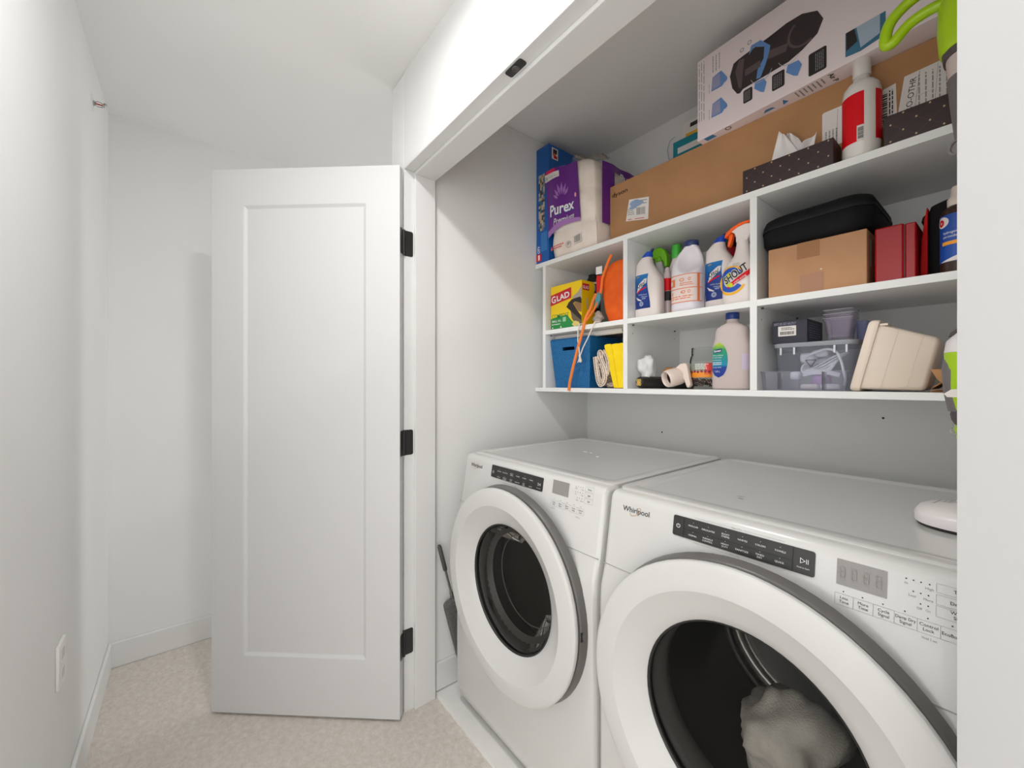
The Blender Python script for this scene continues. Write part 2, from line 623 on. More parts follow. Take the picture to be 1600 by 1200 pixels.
# ------------------------------------------------------------------ washer and dryer
CYS, CZS = .828, .800                                        # foot of the tilted console
CV = V((0, .1664, .9861))
CN = V((0, -.9861, .1664))
ZF, ZT = .020, .985
YBK = 1.53
DRUM = mat('drum_steel', (156, 155, 152), .45, .5)
RUBBER = mat('grey_rubber', (70, 69, 67), .55)
GLASS = clear('door_glass', (208, 207, 204), .16, .03, .03, (60, 60, 60))
BOWL = clear('bowl_glass', (216, 215, 212), .14, .06, .07, (120, 120, 118))
DSIDE = mat('door_side_grey', (104, 102, 99), .35)
def appliance(name, x0, label, kind):
    Wd = .686
    x1 = x0 + Wd
    xc = (x0 + x1) / 2
    t = thing(name, label, kind, (xc, 1.17, .018))
    # cabinet: side profile swept across, then the porthole is cut out
    prof = [(.845, ZF + .012), (.822, .058), (.810, .10), (.8085, .70), (.812, .748), (CYS, CZS), (.8545, .958), (.8575, .9685), (.864, .9765), (.874, .9805), (YBK, .9805), (YBK, ZF + .012)]
    mb = MB().prism([p for p in prof], lambda a, b, w_: V((w_, a, b)), x0, x1)
    body = mb.build('cabinet', APPL, t, smooth=35, recalc=True)
    cut = MB().lathe([(0, .6), (.232, .6), (.232, 1.36), (0, 1.36)], (xc, 0, .602), (0, 1, 0), 48).build('cut', APPL, recalc=True)
    b = body.modifiers.new('bevel', 'BEVEL')
    b.width = .014
    b.segments = 3
    b.limit_method = 'ANGLE'
    b.angle_limit = R(60)
    bo = body.modifiers.new('hole', 'BOOLEAN')
    bo.operation = 'DIFFERENCE'
    cut.location = V((0, 0, 0))
    bo.object = cut
    bo.solver = 'EXACT'
    dg = bpy.context.evaluated_depsgraph_get()
    me = bpy.data.meshes.new_from_object(body.evaluated_get(dg))
    body.modifiers.clear()
    body.data = me
    me.polygons.foreach_set('use_smooth', [True] * len(me.polygons))
    me.set_sharp_from_angle(angle=R(30))
    bpy.data.objects.remove(cut)
    # top panel with a raised rim and a sunken field
    secs = []
    for ins, z, r in ((0, .972, .03), (.0005, .9825, .03), (.003, .9845, .03), (.006, ZT, .03), (.030, ZT, .02), (.035, ZT - .003, .018), (.040, ZT - .0038, .016)):
        secs.append([(a, b_, z) for a, b_ in rrect(x0 + .001 + ins, x1 - .001 - ins, .884 + ins * 1.25, YBK - ins, r, 5)])
    MB().loft(secs).build('top_panel', APPL, t, smooth=35, recalc=True)
    # seam between console and front
    MB().box(x0 + .003, x1 - .003, .8266, .83, CZS - .0007, CZS + .0005).build('console_seam', mat('seam_grey', (168, 166, 163), .6), t, smooth=0)
    # kick edge and feet
    MB().box(x0 + .012, x1 - .012, .85, YBK - .01, .0185, ZF + .013).build('plinth', mat('plinth_grey', (96, 95, 93), .6), t, smooth=0)
    for fx in (x0 + .05, x1 - .05):
        for fy in (.89, YBK - .06):
            MB().lathe([(0, .0181), (.022, .0181), (.022, .026), (0, .026)], (fx, fy, 0), n=14).build('foot', RUBBER, t, recalc=True)
    # door: white ring, grey flank, glass
    zc = .602
    d = MB().lathe([(.3150, .7800), (.3172, .7760), (.3175, .7725), (.3160, .7685), (.3125, .7655), (.3080, .7642), (.2650, .7606), (.2615, .7610), (.2590, .7628), (.2200, .7845), (.1990, .7975), (.1965, .8005), (.1965, .808)], (xc, 0, zc), (0, 1, 0), 72).build('door_ring', APPLP, t, smooth=28, recalc=True)
    part(MB().lathe([(.3225, .8100), (.3180, .7900), (.3150, .7870), (.3110, .7860), (.3110, .7795), (.3150, .7785)], (xc, 0, zc), (0, 1, 0), 72).build('door_flank', DSIDE, d, recalc=True), 'grey side of the door')
    part(MB().lathe([(.1968, .7995), (.1940, .8005), (.1915, .804), (.1915, .809), (.1968, .809)], (xc, 0, zc), (0, 1, 0), 64).build('door_gasket', BLACK, d, recalc=True), 'black gasket round the glass')
    MB().lathe([(.1915, .8045), (.1900, .8035), (.13, .7985), (.06, .7965), (0, .796)], (xc, 0, zc), (0, 1, 0), 56).build('door_glass', GLASS, d, recalc=True)
    MB().box(xc + .3130, xc + .3185, .788, .801, zc - .012, zc + .012).build('door_latch', BLACK, d, smooth=0)
    return t, d, xc, zc

def console_fn(x0, e=.0009):
    return lambda a, b: V((x0 + a, CYS, CZS)) + CV * b + CN * e

def whirl_logo(fn, t, x=0.0):
    mb = MB()
    mb.text('Whirlpool', .0175, fn, .044, .1405, bold=.012, fit=.0745)
    mb.build('logo_lettering', mat('logo_grey', (66, 64, 66), .4), t, smooth=0, stuff=True)
    mb = MB()
    P = [(.066, .139), (.067, .1335), (.073, .1322), (.081, .1352), (.088, .1408), (.0935, .1478), (.095, .1525), (.0925, .1545), (.086, .1532)]
    for a, b in zip(P, P[1:]):
        mb.line(lambda u, v_: fn(u, v_) + CN * .0003, a[0], a[1], b[0], b[1], .0013)
    mb.build('logo_swirl', mat('logo_gold', (196, 152, 108), .4), t, smooth=0, stuff=True)

def console(t, x0, top, low, right, disp, btn, what, how, panel=(.180, .443, .120, .163), dots=(4, 3, 2), digits=True):
    fn = console_fn(x0)
    fn2 = console_fn(x0, .0030)
    a0, a1, b0, b1 = panel
    p = MB().prism(rrect(a0, a1, b0, b1, .004), lambda a, b, w_: fn(a, b) + CN * w_, -.001, .0012).build('cycle_panel', mat('panel_black', (46, 46, 45), .35), t, recalc=True, smooth=0)
    mb = MB()
    scale = (a1 - a0) / .263
    xs = [a0 + (k) * scale for k in (.046, .078, .113, .145, .177, .210)]
    for row, z in ((top, .147), (low, .1275)):
        for x, s_ in zip(xs, row):
            L = s_.split('\n')
            for i, l in enumerate(L):
                mb.text(l, .0046, fn2, x, z + (len(L) - 1) * .0024 - i * .0049, 'C', fit=min(.0265, .0030 * len(l)))
            mb.disc(fn2, x, z + .0085 + (len(L) - 1) * .001, .0006, n=6)
    # power and start symbols
    px = a0 + .0125
    mb.disc(fn2, px, .142, .0044, .0034, 20, a0=R(120), a1=R(420))
    mb.line(fn2, px, .142, px, .1472, .0009)
    qx = a1 - .0165
    mb.poly(fn2, [(qx - .005, .138), (qx - .005, .1480), (qx + .003, .1430)])
    for k in (.0045, .0070):
        mb.line(fn2, qx + k, .139, qx + k, .147, .0009)
    mb.text('Hold to Start', .0034, fn2, qx, .1302, 'C', fit=.019)
    mb.build('panel_lettering', WINK, p, smooth=0, stuff=True)
    mb = MB()
    mb.poly(console_fn(x0, .0033), [(qx - .0040, .1396), (qx - .0040, .1464), (qx + .0014, .1430)])
    for k in (a0 + .0245, a1 - .033):
        mb.line(fn2, k, b0, k, b1, .0008)
    mb.line(fn2, a0 + .0245, .1385, a1 - .033, .1385, .0005)
    mb.build('panel_division', mat('panel_line', (22, 22, 22), .5), p, smooth=0, stuff=True)
    # captions above and below the panel
    mb = MB()
    for z, s_ in ((.1672, what), (.1150, how)):
        mb.text(s_, .0042, fn, (a0 + a1) / 2, z - .0014, 'C', fit=.021)
        for k in (-1, 1):
            mb.line(fn, (a0 + a1) / 2 + k * .013, z, (a0 + a1) / 2 + k * .085, z, .0004)
    # small marks and words
    for (x, z, s_, wd) in right['small']:
        mb.text(s_, .0050, fn, x, z, 'C', fit=wd)
    for (u0, u1, v0, v1) in right['frames'] + btn['frames']:
        q = .0004
        mb.line(fn, u0, v0, u1, v0, q)
        mb.line(fn, u0, v1, u1, v1, q)
        mb.line(fn, u0, v0, u0, v1, q)
        mb.line(fn, u1, v0, u1, v1, q)
    mb.build('fine_lettering', GINK, t, smooth=0, stuff=True)
    mb = MB()
    for (x, z) in right['dots']:
        mb.disc(fn, x, z, .0010, n=8)
    for (x, z, l, h, wd) in btn['text'] + right['text']:
        L = l.split('\n')
        for i, s_ in enumerate(L):
            mb.text(s_, h, fn, x, z + (len(L) - 1) * h * .52 - i * h * 1.02, 'C', **(dict(fit=.0222) if len(s_) > 7 else dict(sx=.98)))
    mb.build('button_lettering', INK, t, smooth=0, stuff=True)
    u0, u1, v0, v1 = disp
    dp = MB().rect(fn, u0, u1, v0, v1).build('display', mat('display_grey', (146, 143, 140), .25), t, smooth=0)
    if digits:
        mb = MB()
        wq = u1 - u0
        for k in (.12, .36, .60, .84):
            cx_ = u0 + wq * k
            for (aa, bb, cc, dd) in ((-.003, .30, .003, .30), (-.003, .5, .003, .5), (-.003, .7, .003, .7), (-.003, .3, -.003, .7), (.003, .3, .003, .7)):
                mb.line(fn2, cx_ + aa, v0 + (v1 - v0) * bb, cx_ + cc, v0 + (v1 - v0) * dd, .0008)
        mb.build('display_digits', mat('display_digit', (149, 146, 143), .3), dp, smooth=0, stuff=True)

WX0, DX0 = -1.365, -.667
washer, wdoor, wxc, wzc = appliance('washing_machine', WX0, 'white front load washing machine with an empty drum, left of the two machines', 'washer')
dryer, ddoor, dxc, dzc = appliance('tumble_dryer', DX0, 'white front load dryer with laundry behind its round glass, right of the two machines', 'dryer')
whirl_logo(console_fn(WX0), washer)
whirl_logo(console_fn(DX0), dryer)
TOP = ['REGULAR', 'DELICATES', 'BULKY\nITEMS', 'WHITES', 'COLORS', 'TOWELS']
LOW = ['NORMAL', 'WRINKLE\nCONTROL', 'HEAVY\nDUTY', 'SANITIZE', 'TIMED\nDRY', 'QUICK']
LOWW = ['NORMAL', 'WRINKLE\nCONTROL', 'HEAVY\nDUTY', 'SANITIZE', 'COLD\nWASH', 'QUICK']
fr, tx, dt = [], [], []
edges = [.472, .4960, .5205, .5450, .5700, .5940, .6190]
for i, l in enumerate(('Less\nTime', 'More\nTime', 'Cycle\nSignal', 'Damp Dry\nSignal', 'Control\nLock', 'EcoBoost')):
    fr.append((edges[i], edges[i + 1], .0905, .1085))
    tx.append(((edges[i] + edges[i + 1]) / 2, .0975, l, .0062, 0))
    dt.append(((edges[i] + edges[i + 1]) / 2 - .001, .1128))
dt += [(.557, .161), (.565, .161), (.573, .161), (.582, .161), (.565, .145), (.573, .145), (.581, .145), (.573, .130), (.581, .130)]
console(dryer, DX0, TOP, LOW, dict(
    small=[(.557, .153, 'Air', .0045), (.582, .1528, 'High', .0088), (.564, .1368, 'Less', .008), (.581, .1368, 'More', .010), (.572, .1215, 'Off', .0058), (.581, .1215, 'On', .005), (.583, .083, 'Hold 3 sec', .0155)],
    frames=[(.589, .640, .153, .1655), (.589, .640, .1365, .150), (.589, .640, .1195, .1345)],
    text=[(.6135, .1575, 'Temp', .0066, 0), (.6135, .1410, 'Dryness', .0066, 0), (.6135, .1255, 'Wrinkle\nShield', .0064, 0)],
    dots=dt), (.473, .536, .1225, .1635), dict(frames=fr, text=tx), 'What to Dry', 'How to Dry')
fr, tx, dt = [], [], []
edges = [.490, .516, .542, .568, .594, .620]
for i, l in enumerate(('Delay\nStart', 'Extra\nRinse', 'Steam\nClean', 'Fresh\nHold', 'Control\nLock')):
    fr.append((edges[i], edges[i + 1], .094, .111))
    tx.append(((edges[i] + edges[i + 1]) / 2, .1005, l, .0056, 0))
    dt.append(((edges[i] + edges[i + 1]) / 2, .1155))
dt += [(.582 + .0085 * i, .1675) for i in range(4)] + [(.582 + .0085 * i, .1525) for i in range(4)] + [(.590 + .0085 * i, .137) for i in range(3)]
console(washer, WX0, TOP, LOWW, dict(
    small=[(.583, .160, 'Cold', .008), (.607, .160, 'Hot', .007), (.583, .145, 'Low', .007), (.607, .145, 'High', .008), (.590, .1295, 'Light', .008), (.607, .1295, 'Heavy', .01), (.50, .0865, 'Load & Go', .018), (.60, .0835, 'Hold 3 sec', .0155)],
    frames=[(.616, .646, .1605, .1735), (.616, .646, .1445, .1575), (.616, .646, .1285, .1415)],
    text=[(.631, .1645, 'Temp', .0062, 0), (.631, .1485, 'Spin', .0062, 0), (.631, .1325, 'Soil', .0062, 0)],
    dots=dt), (.491, .556, .130, .1695), dict(frames=fr, text=tx), 'What to Wash', 'How to Wash', panel=(.180, .449, .1235, .1655), digits=False)
mb = MB()
for x, y, a, b in ((-.423, 1.046, .010, .0016), (-.416, 1.026, .008, .0014)):
    mb.disc(lambda u, v_: V((u, v_, ZT - .0034)), x, y, a, ry=b)
mb.build('scuff_mark', mat('scuff_grey', (130, 128, 124), .6), dryer, smooth=0, split=True)
mb = MB()
for x, y, a, b in ((-1.085, 1.236, .012, .003), (-1.055, 1.236, .006, .003), (-.985, 1.190, .006, .004)):
    mb.disc(lambda u, v_: V((u, v_, ZT - .0034)), x, y, a, ry=b)
mb.build('white_speck', mat('speck_white', (250, 250, 250), .9), washer, smooth=0, split=True)  # small white specks on the washer top
# dispenser drawer of the washer: its finger slot in the top edge
MB().box(WX0 + .028, WX0 + .128, .868, .8815, .9722, .9735).build('drawer_slot', mat('slot_grey', (150, 148, 145), .6), washer, smooth=0)

def drum(t, xc, zc, m, back, yb):
    MB().lathe([(.2312, .816), (.2312, yb - .03)], (xc, 0, zc), (0, 1, 0), 48).build('drum', m, t, recalc=True)
    part(MB().lathe([(.2312, yb - .031), (.226, yb - .016), (.214, yb - .004), (.200, yb), (.188, yb - .003), (.184, yb - .001)], (xc, 0, zc), (0, 1, 0), 56).build('drum_rim', mat('rim_steel', (214, 213, 210), .2, 1), t, recalc=True), 'bright steel rim at the back of the drum')
    MB().lathe([(.1845, yb), (.178, yb + .003), (.06, yb + .004), (0, yb - .01)], (xc, 0, zc), (0, 1, 0), 48).build('drum_back', back, t, recalc=True)
# washer interior: glass bowl, rubber boot, drum lifters
drum(washer, wxc, wzc, DRUM, mat('drum_back_steel', (150, 149, 146), .45, .6), 1.26)
MB().lathe([(.190, .811), (.180, .83), (.158, .862), (.136, .90), (.120, .925), (.07, .935), (0, .937)], (wxc, 0, wzc), (0, 1, 0), 48).build('glass_bowl', BOWL, wdoor, recalc=True)
MB().lathe([(.1885, .812), (.1870, .822), (.176, .836), (.164, .850), (.160, .853)], (wxc, 0, wzc), (0, 1, 0), 56).build('bowl_rim', mat('bowl_rim_grey', (116, 115, 112), .25), wdoor, recalc=True)
MB().lathe([(.1462, .8815), (.1475, .884), (.1462, .8865), (.1448, .884), (.1462, .8815)], (wxc, 0, wzc), (0, 1, 0), 64).build('bowl_bead', mat('bright_bead', (200, 199, 196), .2, .6), wdoor, recalc=True)
MB().lathe([(.231, .82), (.222, .85), (.200, .88), (.190, .91), (.200, .93), (.231, .94)], (wxc, 0, wzc), (0, 1, 0), 48).build('rubber_boot', RUBBER, washer, recalc=True)
for k in range(3):
    a = R(30 + 120 * k)
    u = V((math.cos(a), 0, math.sin(a)))
    s_ = V((-math.sin(a), 0, math.cos(a)))
    c = V((wxc, 0, wzc))
    secs = []
    for y, hgt, wd in ((.96, .02, .03), (1.0, .05, .035), (1.12, .06, .04), (1.225, .05, .035)):
        q = c + V((0, y, 0))
        secs.append([q + u * .230 - s_ * wd, q + u * (.230 - hgt) - s_ * wd * .35, q + u * (.230 - hgt) + s_ * wd * .35, q + u * .230 + s_ * wd])
    MB().loft(secs).build('drum_lifter', mat('lifter_grey', (190, 189, 186), .35), washer, recalc=True)
# dryer interior: bright mouth ring, drum, laundry
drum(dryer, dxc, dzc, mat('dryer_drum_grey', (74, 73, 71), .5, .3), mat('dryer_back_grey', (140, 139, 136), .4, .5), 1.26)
MB().lathe([(.2312, .822), (.215, .824), (.200, .830), (.192, .842), (.189, .860), (.192, .880), (.204, .892), (.231, .897)], (dxc, 0, dzc), (0, 1, 0), 56).build('drum_mouth', mat('mouth_grey', (120, 119, 116), .4), dryer, recalc=True)
def crumple(name, m, c, rx, ry, rz, amp, seed, label, cat, freq=9, group=None):
    mb = MB().ball(c, rx, ry, rz, 36, 22, .9)
    mid = V(c)
    for i, p in enumerate(mb.v):
        d = p - mid
        q = V((d.x * freq, d.y * freq, d.z * freq)) + V((seed * 3.1, seed, 0))
        k = 1 + amp * (noise.noise(q) + .55 * abs(noise.noise(q * 2.1)) - .2)
        mb.v[i] = mid + d * k
    o = mb.build(name, m, None, 180)
    return tag(o, label, cat, group)
crumple('towel', noisy('towel_cloth', (222, 218, 212), (236, 232, 226), 60, .95, .8, bscale=300, dist=.002), (-.318, .985, .515), .100, .105, .092, .55, 2, 'crumpled pale grey towel inside the dryer drum', 'laundry')
crumple('garment', noisy('dark_cloth', (52, 52, 54), (66, 66, 68), 40, .95, .5, bscale=200, dist=.002), (-.205, 1.125, .490), .085, .070, .080, .4, 5, 'crumpled dark garment behind the towel in the dryer', 'laundry')

# ------------------------------------------------------------------ wall shelf unit
YS = 1.318
YSB = YB - .002
Z0b, Z0t, Z1b, Z1t, Z2b, Z2t = 1.2155, 1.2340, 1.4835, 1.5030, 1.8085, 1.8290
su = thing('shelf_unit', 'white wall shelf unit with two rows of open bays above the machines', 'shelf', (-.72, YSB, Z0b))
XSR = XCR - .002
bx(XCL + .002, XSR, YS, YSB, Z2b, Z2t).build('top_board', MELA, su, smooth=0, bevel=.0008)
bx(XCL + .002, XSR, YS, YSB, Z0b, Z0t).build('bottom_board', MELA, su, smooth=0, bevel=.0008)
DIV = [(-1.421, -1.4015), (-.9640, -.9445), (-.5095, -.4900), (.010, .0295)]
for i, (a, b) in enumerate(DIV):
    bx(a, b, YS, YSB, Z0t, Z2b).build('upright_panel', MELA, su, smooth=0, bevel=.0008)
for (a0, a), (b, b1) in zip(DIV, DIV[1:]):
    bx(a, b, YS, YSB, Z1b, Z1t).build('shelf_board', MELA, su, smooth=0, bevel=.0008)
PIN = mat('steel_pin', (120, 118, 114), .4, .8)
for (a0, a), (b, b1) in zip(DIV, DIV[1:]):
    for x, sg in ((a, 1), (b, -1)):
        for y in (1.352, 1.655):
            MB().lathe([(0, 0), (.0030, 0), (.0030, .006), (0, .006)], (x, y, Z1b - .0031), (sg, 0, 0), 8).build('shelf_pin', PIN, su, recalc=True)
mb = MB()
for (a0, a) in DIV[:3]:
    for y in (1.352, 1.655):
        mb.lathe([(0, .0004), (.0024, .0004)], (a, y, Z1b - .036), (1, 0, 0), 8)
mb.build('pin_hole', mat('pin_hole_grey', (110, 108, 104), .8), su, smooth=0, stuff=True)

# ------------------------------------------------------------------ top of the shelf unit
ZT0 = Z2t + .0006
# tall blue toy box
t = thing('toy_box', 'tall narrow blue toy box standing against the left closet wall', 'box', (-1.429, 1.46, ZT0))
x0, x1, y0, y1, z1 = -1.4725, -1.3865, 1.325, 1.60, 2.384
TB = mat('toy_box_blue', (14, 92, 172), .35)
MB().box(x0, x1, y0, y1, ZT0, z1).build('carton', TB, t, smooth=0, bevel=.0012)
fn = frontY(y0)
mb = MB()
rd = random.Random(4)
PC = [mat('print_a', (150, 132, 116), .5), mat('print_b', (70, 62, 66), .5), mat('print_c', (196, 178, 150), .5), mat('print_d', (60, 104, 150), .5)]
for i in range(22):
    for j in range(4):
        mb.m = rd.randrange(4)
        a, b = -1.456 + j * .0105, 1.985 + i * .0122
        mb.rect(fn, a, a + .0105, b, b + .0122)
mb.build('picture_strip', PC, t, smooth=0, stuff=True)
MB().rect(fn, -1.440, -1.398, 1.885, 1.975).build('pale_strip', mat('toy_box_pale', (52, 122, 190), .4), t, smooth=0)
MB().rect(fn, -1.4715, -1.437, 1.842, 1.876).build('red_square', RED, t, smooth=0)
fn2 = frontY(y0, .0012)
MB().text('CITY', .022, fn2, -1.447, 1.880, rot=PI / 2, bold=.03, fit=.036).rect(fn2, -1.460, -1.4475, 1.8465, 1.8715).build('lettering', WINK, t, smooth=0, stuff=True)
fs = lambda a, b: V((x1 + .0008, a, b))
MB().rect(fs, 1.344, 1.385, 2.318, 2.372).build('side_picture', PAPER, t, smooth=0)
mb = MB()
for i, (a, b, c, d) in enumerate(((1.352, 1.378, 2.346, 2.366), (1.350, 1.372, 2.334, 2.347), (1.356, 1.380, 2.323, 2.336))):
    mb.m = i
    mb.rect(lambda a_, b_: V((x1 + .0012, a_, b_)), a, b, c, d)
mb.build('side_print', [DARKIN, mat('print_orange', (206, 110, 60), .5), RED], t, smooth=0, stuff=True)

# toilet paper pack
t = thing('toilet_paper_pack', 'purple and white wrapped pack of toilet paper between the blue box and long carton', 'toilet paper', (-1.235, 1.45, ZT0))
TPW = noisy('roll_white', (232, 218, 206), (240, 228, 217), 14, .5, .35, bscale=34, dist=.004)
PX0, PX1 = -1.381, -1.098
def tp_front(z):
    k = (z - ZT0) / .40
    return 1.326 - .036 * min(max(k, 0), 1)
def tp_secs(e=0):
    out = []
    for z, ins in ((ZT0, .016), (ZT0 + .012, .005), (1.90, 0), (1.935, .004), (1.947, .007), (1.96, .003), (2.03, 0), (2.065, .003), (2.077, .005), (2.09, .002), (2.15, 0), (2.19, .006), (2.208, .022), (2.214, .05)):
        q = []
        f = tp_front(z)
        for i in range(56):
            th = 2 * PI * i / 56
            c, s_ = math.cos(th), math.sin(th)
            p = 7
            ux = sgn(c) * abs(c) ** (2 / p)
            uy = sgn(s_) * abs(s_) ** (2 / p)
            x = (PX0 + PX1) / 2 + ux * ((PX1 - PX0) / 2 - ins)
            y = (f + 1.60) / 2 + uy * ((1.60 - f) / 2 - ins)
            rib = .0035 * math.cos((x - PX0) / (PX1 - PX0) * 2 * PI * 2) if uy < -.9 else .0035 * math.cos((y - 1.3) / .3 * 2 * PI * 2.5) if ux > .9 else 0
            if uy < -.9:
                y += rib
            if ux > .9:
                x += rib
            zz = z + max(0, z - 1.95) * (.16 - .22 * (x - PX0) / (PX1 - PX0))
            q.append((x, y, zz))
        out.append(q)
    return out
body = MB().loft(tp_secs())
body.build('wrapped_rolls', TPW, t, smooth=60)
def tp_z(x, z):
    return z + max(0, z - 1.95) * (.16 - .22 * (x - PX0) / (PX1 - PX0))
def tpf(e=.0045):
    return lambda a, b: V((a, tp_front(b) + .0035 * math.cos((a - PX0) / (PX1 - PX0) * 4 * PI) - e, tp_z(a, b)))
def tps(e=.0045):
    return lambda a, b: V((PX1 + .0035 * math.cos((a - 1.3) / .3 * 5 * PI) + e, a, tp_z(PX1, b)))
PURP = mat('purple_film', (104, 36, 134), .3)
LILAC = mat('lilac_film', (170, 120, 186), .35)
f = tpf()
XR = -1.172
mb = MB().grid(lambda a, b: f(PX0 + .006 + (XR - PX0 - .006) * a, (1.954 + .006 * a + .020 * math.sin(a * PI)) * (1 - b) + 2.196 * b), 16, 12)
mb.build('purple_print', PURP, t)
fl = tpf(.0075)
mb = MB().grid(lambda a, b: fl(PX0 + .006 + (XR - PX0 - .006) * a, 1.956 + .006 * a + .020 * math.sin(a * PI) - .022 * b * (1.2 - a * .5)), 16, 2)
mb.build('lilac_arc', LILAC, t)
f2 = tpf(.0055)
mb = MB()
cx, cz = -1.278, 2.062
for k, (a, L) in enumerate(((150, .050), (128, .056), (106, .064), (86, .066), (66, .062), (46, .056))):
    a = R(a)
    u, v_ = math.cos(a), math.sin(a)
    mb.poly(f2, [(cx + u * .022, cz + v_ * .022), (cx + u * L * .7 - v_ * .007, cz + v_ * L * .7 + u * .007), (cx + u * L * 1.12, cz + v_ * L * 1.12), (cx + u * L * .7 + v_ * .007, cz + v_ * L * .7 - u * .007)])
mb.build('petals', mat('petal_lilac', (172, 118, 190), .4), t, smooth=0, stuff=True)
MB(.012).text('Purex', .062, tpf(.0056), -1.357, 2.008, bold=.045, fit=.155, shear=.08).build('lettering_shadow', mat('logo_blue', (58, 66, 150), .4), t, smooth=0, stuff=True)
MB(.012).text('Purex', .060, tpf(.0066), -1.355, 2.011, bold=.022, fit=.150, shear=.08).text('Premium', .036, tpf(.0066), -1.335, 1.972, shear=.35, fit=.125).line(tpf(.0066), -1.315, 1.962, -1.215, 1.968, .003).text('Premium softness', .014, tpf(.0066), -1.325, 1.940, shear=.3, fit=.105).build('lettering', WINK, t, smooth=0, stuff=True)
MB().disc(tpf(.0068), -1.193, 2.062, .006, ry=.009).build('pink_mark', mat('pink_print', (244, 176, 172), .4), t, smooth=0)
MB(.012).poly(tpf(.006), [(-1.379, 2.150), (-1.283, 2.159), (-1.283, 2.182), (-1.379, 2.179)]).build('banner', PAPER, t, smooth=0)
MB(.012).poly(tpf(.006), [(-1.375, 2.179), (-1.306, 2.181), (-1.306, 2.196), (-1.366, 2.191)]).build('banner_top', mat('magenta_print', (226, 20, 92), .4), t, smooth=0)
mb = MB(.012).text('30', .018, tpf(.007), -1.374, 2.156, bold=.02).text('DOUBLE ROLLS', .009, tpf(.007), -1.349, 2.162, fit=.060)
f3 = tpf()
barcode(mb, f3, -1.222, -1.181, 1.868, 1.897, 3)
mb.line(f3, -1.224, 1.862, -1.172, 1.862, .0015).line(f3, -1.1725, 1.862, -1.1725, 1.902, .0015)
mb.disc(f3, -1.255, 1.872, .0145, .0125).disc(f3, -1.255, 1.874, .007, .003, a0=0, a1=4.6)
mb.build('fine_print', GINK, t, smooth=0, stuff=True)
mb = MB()
scribble(mb, f3, -1.352, -1.280, 1.865, 1.886, 2, 2)
mb.poly(f3, [(-1.368, 1.874), (-1.361, 1.888), (-1.354, 1.874), (-1.361, 1.866)])
mb.build('red_print', mat('faded_red_print', (222, 92, 86), .5), t, smooth=0, stuff=True)
g = tps()
mb = MB().rect(g, 1.357, 1.592, 2.176, 2.206, 8, 2).rect(g, 1.357, 1.432, 1.93, 2.176, 4, 8).rect(g, 1.505, 1.592, 2.10, 2.176, 4, 4)
mb.build('side_print', PURP, t, stuff=True)
MB(.012).text('Purex', .050, tps(.0055), 1.478, 2.150, bold=.02, fit=.115).build('side_lettering', WINK, t, smooth=0, stuff=True)
MB(.012).text('Premium', .026, tps(.0056), 1.475, 2.118, shear=.3, fit=.11).build('side_lettering_small', PURP, t, smooth=0, stuff=True)
mb = MB()
rd = random.Random(8)
for i in range(2):
    fx, fy = -1.22 + i * .06, 1.32 + i * .05
    mb.grid(lambda a, b: V((fx - .05 + .11 * a, fy + .01 * math.sin(9 * a + i) + .05 * b, 2.222 - .05 * (fx + .25 + 1.0) * 0 + .020 * math.sin(PI * a) * (1 - .4 * b) + .006 * noise.noise(V((a * 6, b * 6, i))))), 10, 4)
mb.build('film_crimp', clear('thin_film', (240, 242, 240), .2, .15, .16), t)

# long brown carton with the appliance name
t = thing('long_carton', 'long brown shipping carton lying along the top board behind the tissue boxes', 'box', (-.553, 1.536, ZT0))
cx0, cx1, cy0, cy1, cz1 = -1.0905, -.016, 1.400, 1.672, 2.0856
def art(e=.0007):
    """artwork of the carton's front, measured from its upper left corner"""
    return lambda a, b: V((cx0 + (a + 1.0438) * 1.045, cy0 - e, cz1 + (b - 2.050) * 1.045))
MB().box(cx0, cx1, cy0, cy1, ZT0, cz1).build('carton', BOARD, t, smooth=0, bevel=.0022)
MB().box(cx0 + .004, cx1 - .004, (cy0 + cy1) / 2 - .001, (cy0 + cy1) / 2 + .001, cz1, cz1 + .0005).build('top_flap_seam', mat('seam_brown', (110, 76, 48), .8), t, smooth=0)
fn = art()
MB().text('dyson', .0235, fn, -1.032, 2.003, bold=.012, fit=.073).build('lettering', mat('carton_ink', (38, 26, 20), .6), t, smooth=0, stuff=True)
def sticker(pts, th=.0006, parent=t):
    return MB().poly(art(th), pts).build('sticker', PAPER, parent, smooth=0)
f2 = art(.0012)
s_ = sticker([(-.967, 1.888), (-.868, 1.867), (-.865, 1.949), (-.952, 1.968)])
mb = MB()
for k, (x, z, rx, rz) in enumerate(((-.927, 1.948, .022, .010), (-.915, 1.938, .028, .009), (-.932, 1.932, .018, .008))):
    mb.disc(art(.0011 + .0002 * k), x, z, rx, ry=rz)
mb.build('cloud_print', mat('cloud_blue', (150, 170, 202), .6), s_, smooth=0, stuff=True)
mb = MB().line(f2, -.905, 1.948, -.872, 1.941, .003).line(f2, -.900, 1.936, -.874, 1.930, .003)
barcode(mb, lambda a, b: f2(a, b - (a + .92) * .2), -.918, -.880, 1.898, 1.926, 6)
scribble(mb, lambda a, b: f2(a, b - (a + .92) * .2), -.957, -.925, 1.898, 1.925, 4, 9)
mb.build('sticker_print', GINK, s_, smooth=0, stuff=True)
MB().line(f2, -.958, 1.892, -.940, 1.888, .003).line(f2, -.925, 1.885, -.885, 1.877, .003).build('red_print', mat('faded_red_print', (222, 92, 86), .5), s_, smooth=0, stuff=True)
s_ = sticker(rrect(-.337, -.258, 1.885, 1.983, .005))
mb = MB()
scribble(mb, f2, -.330, -.300, 1.89, 1.93, 4, 12, vert=True)
mb.line(f2, -.306, 1.89, -.303, 1.978, .0008)
mb.build('sticker_print', GINK, s_, smooth=0, stuff=True)
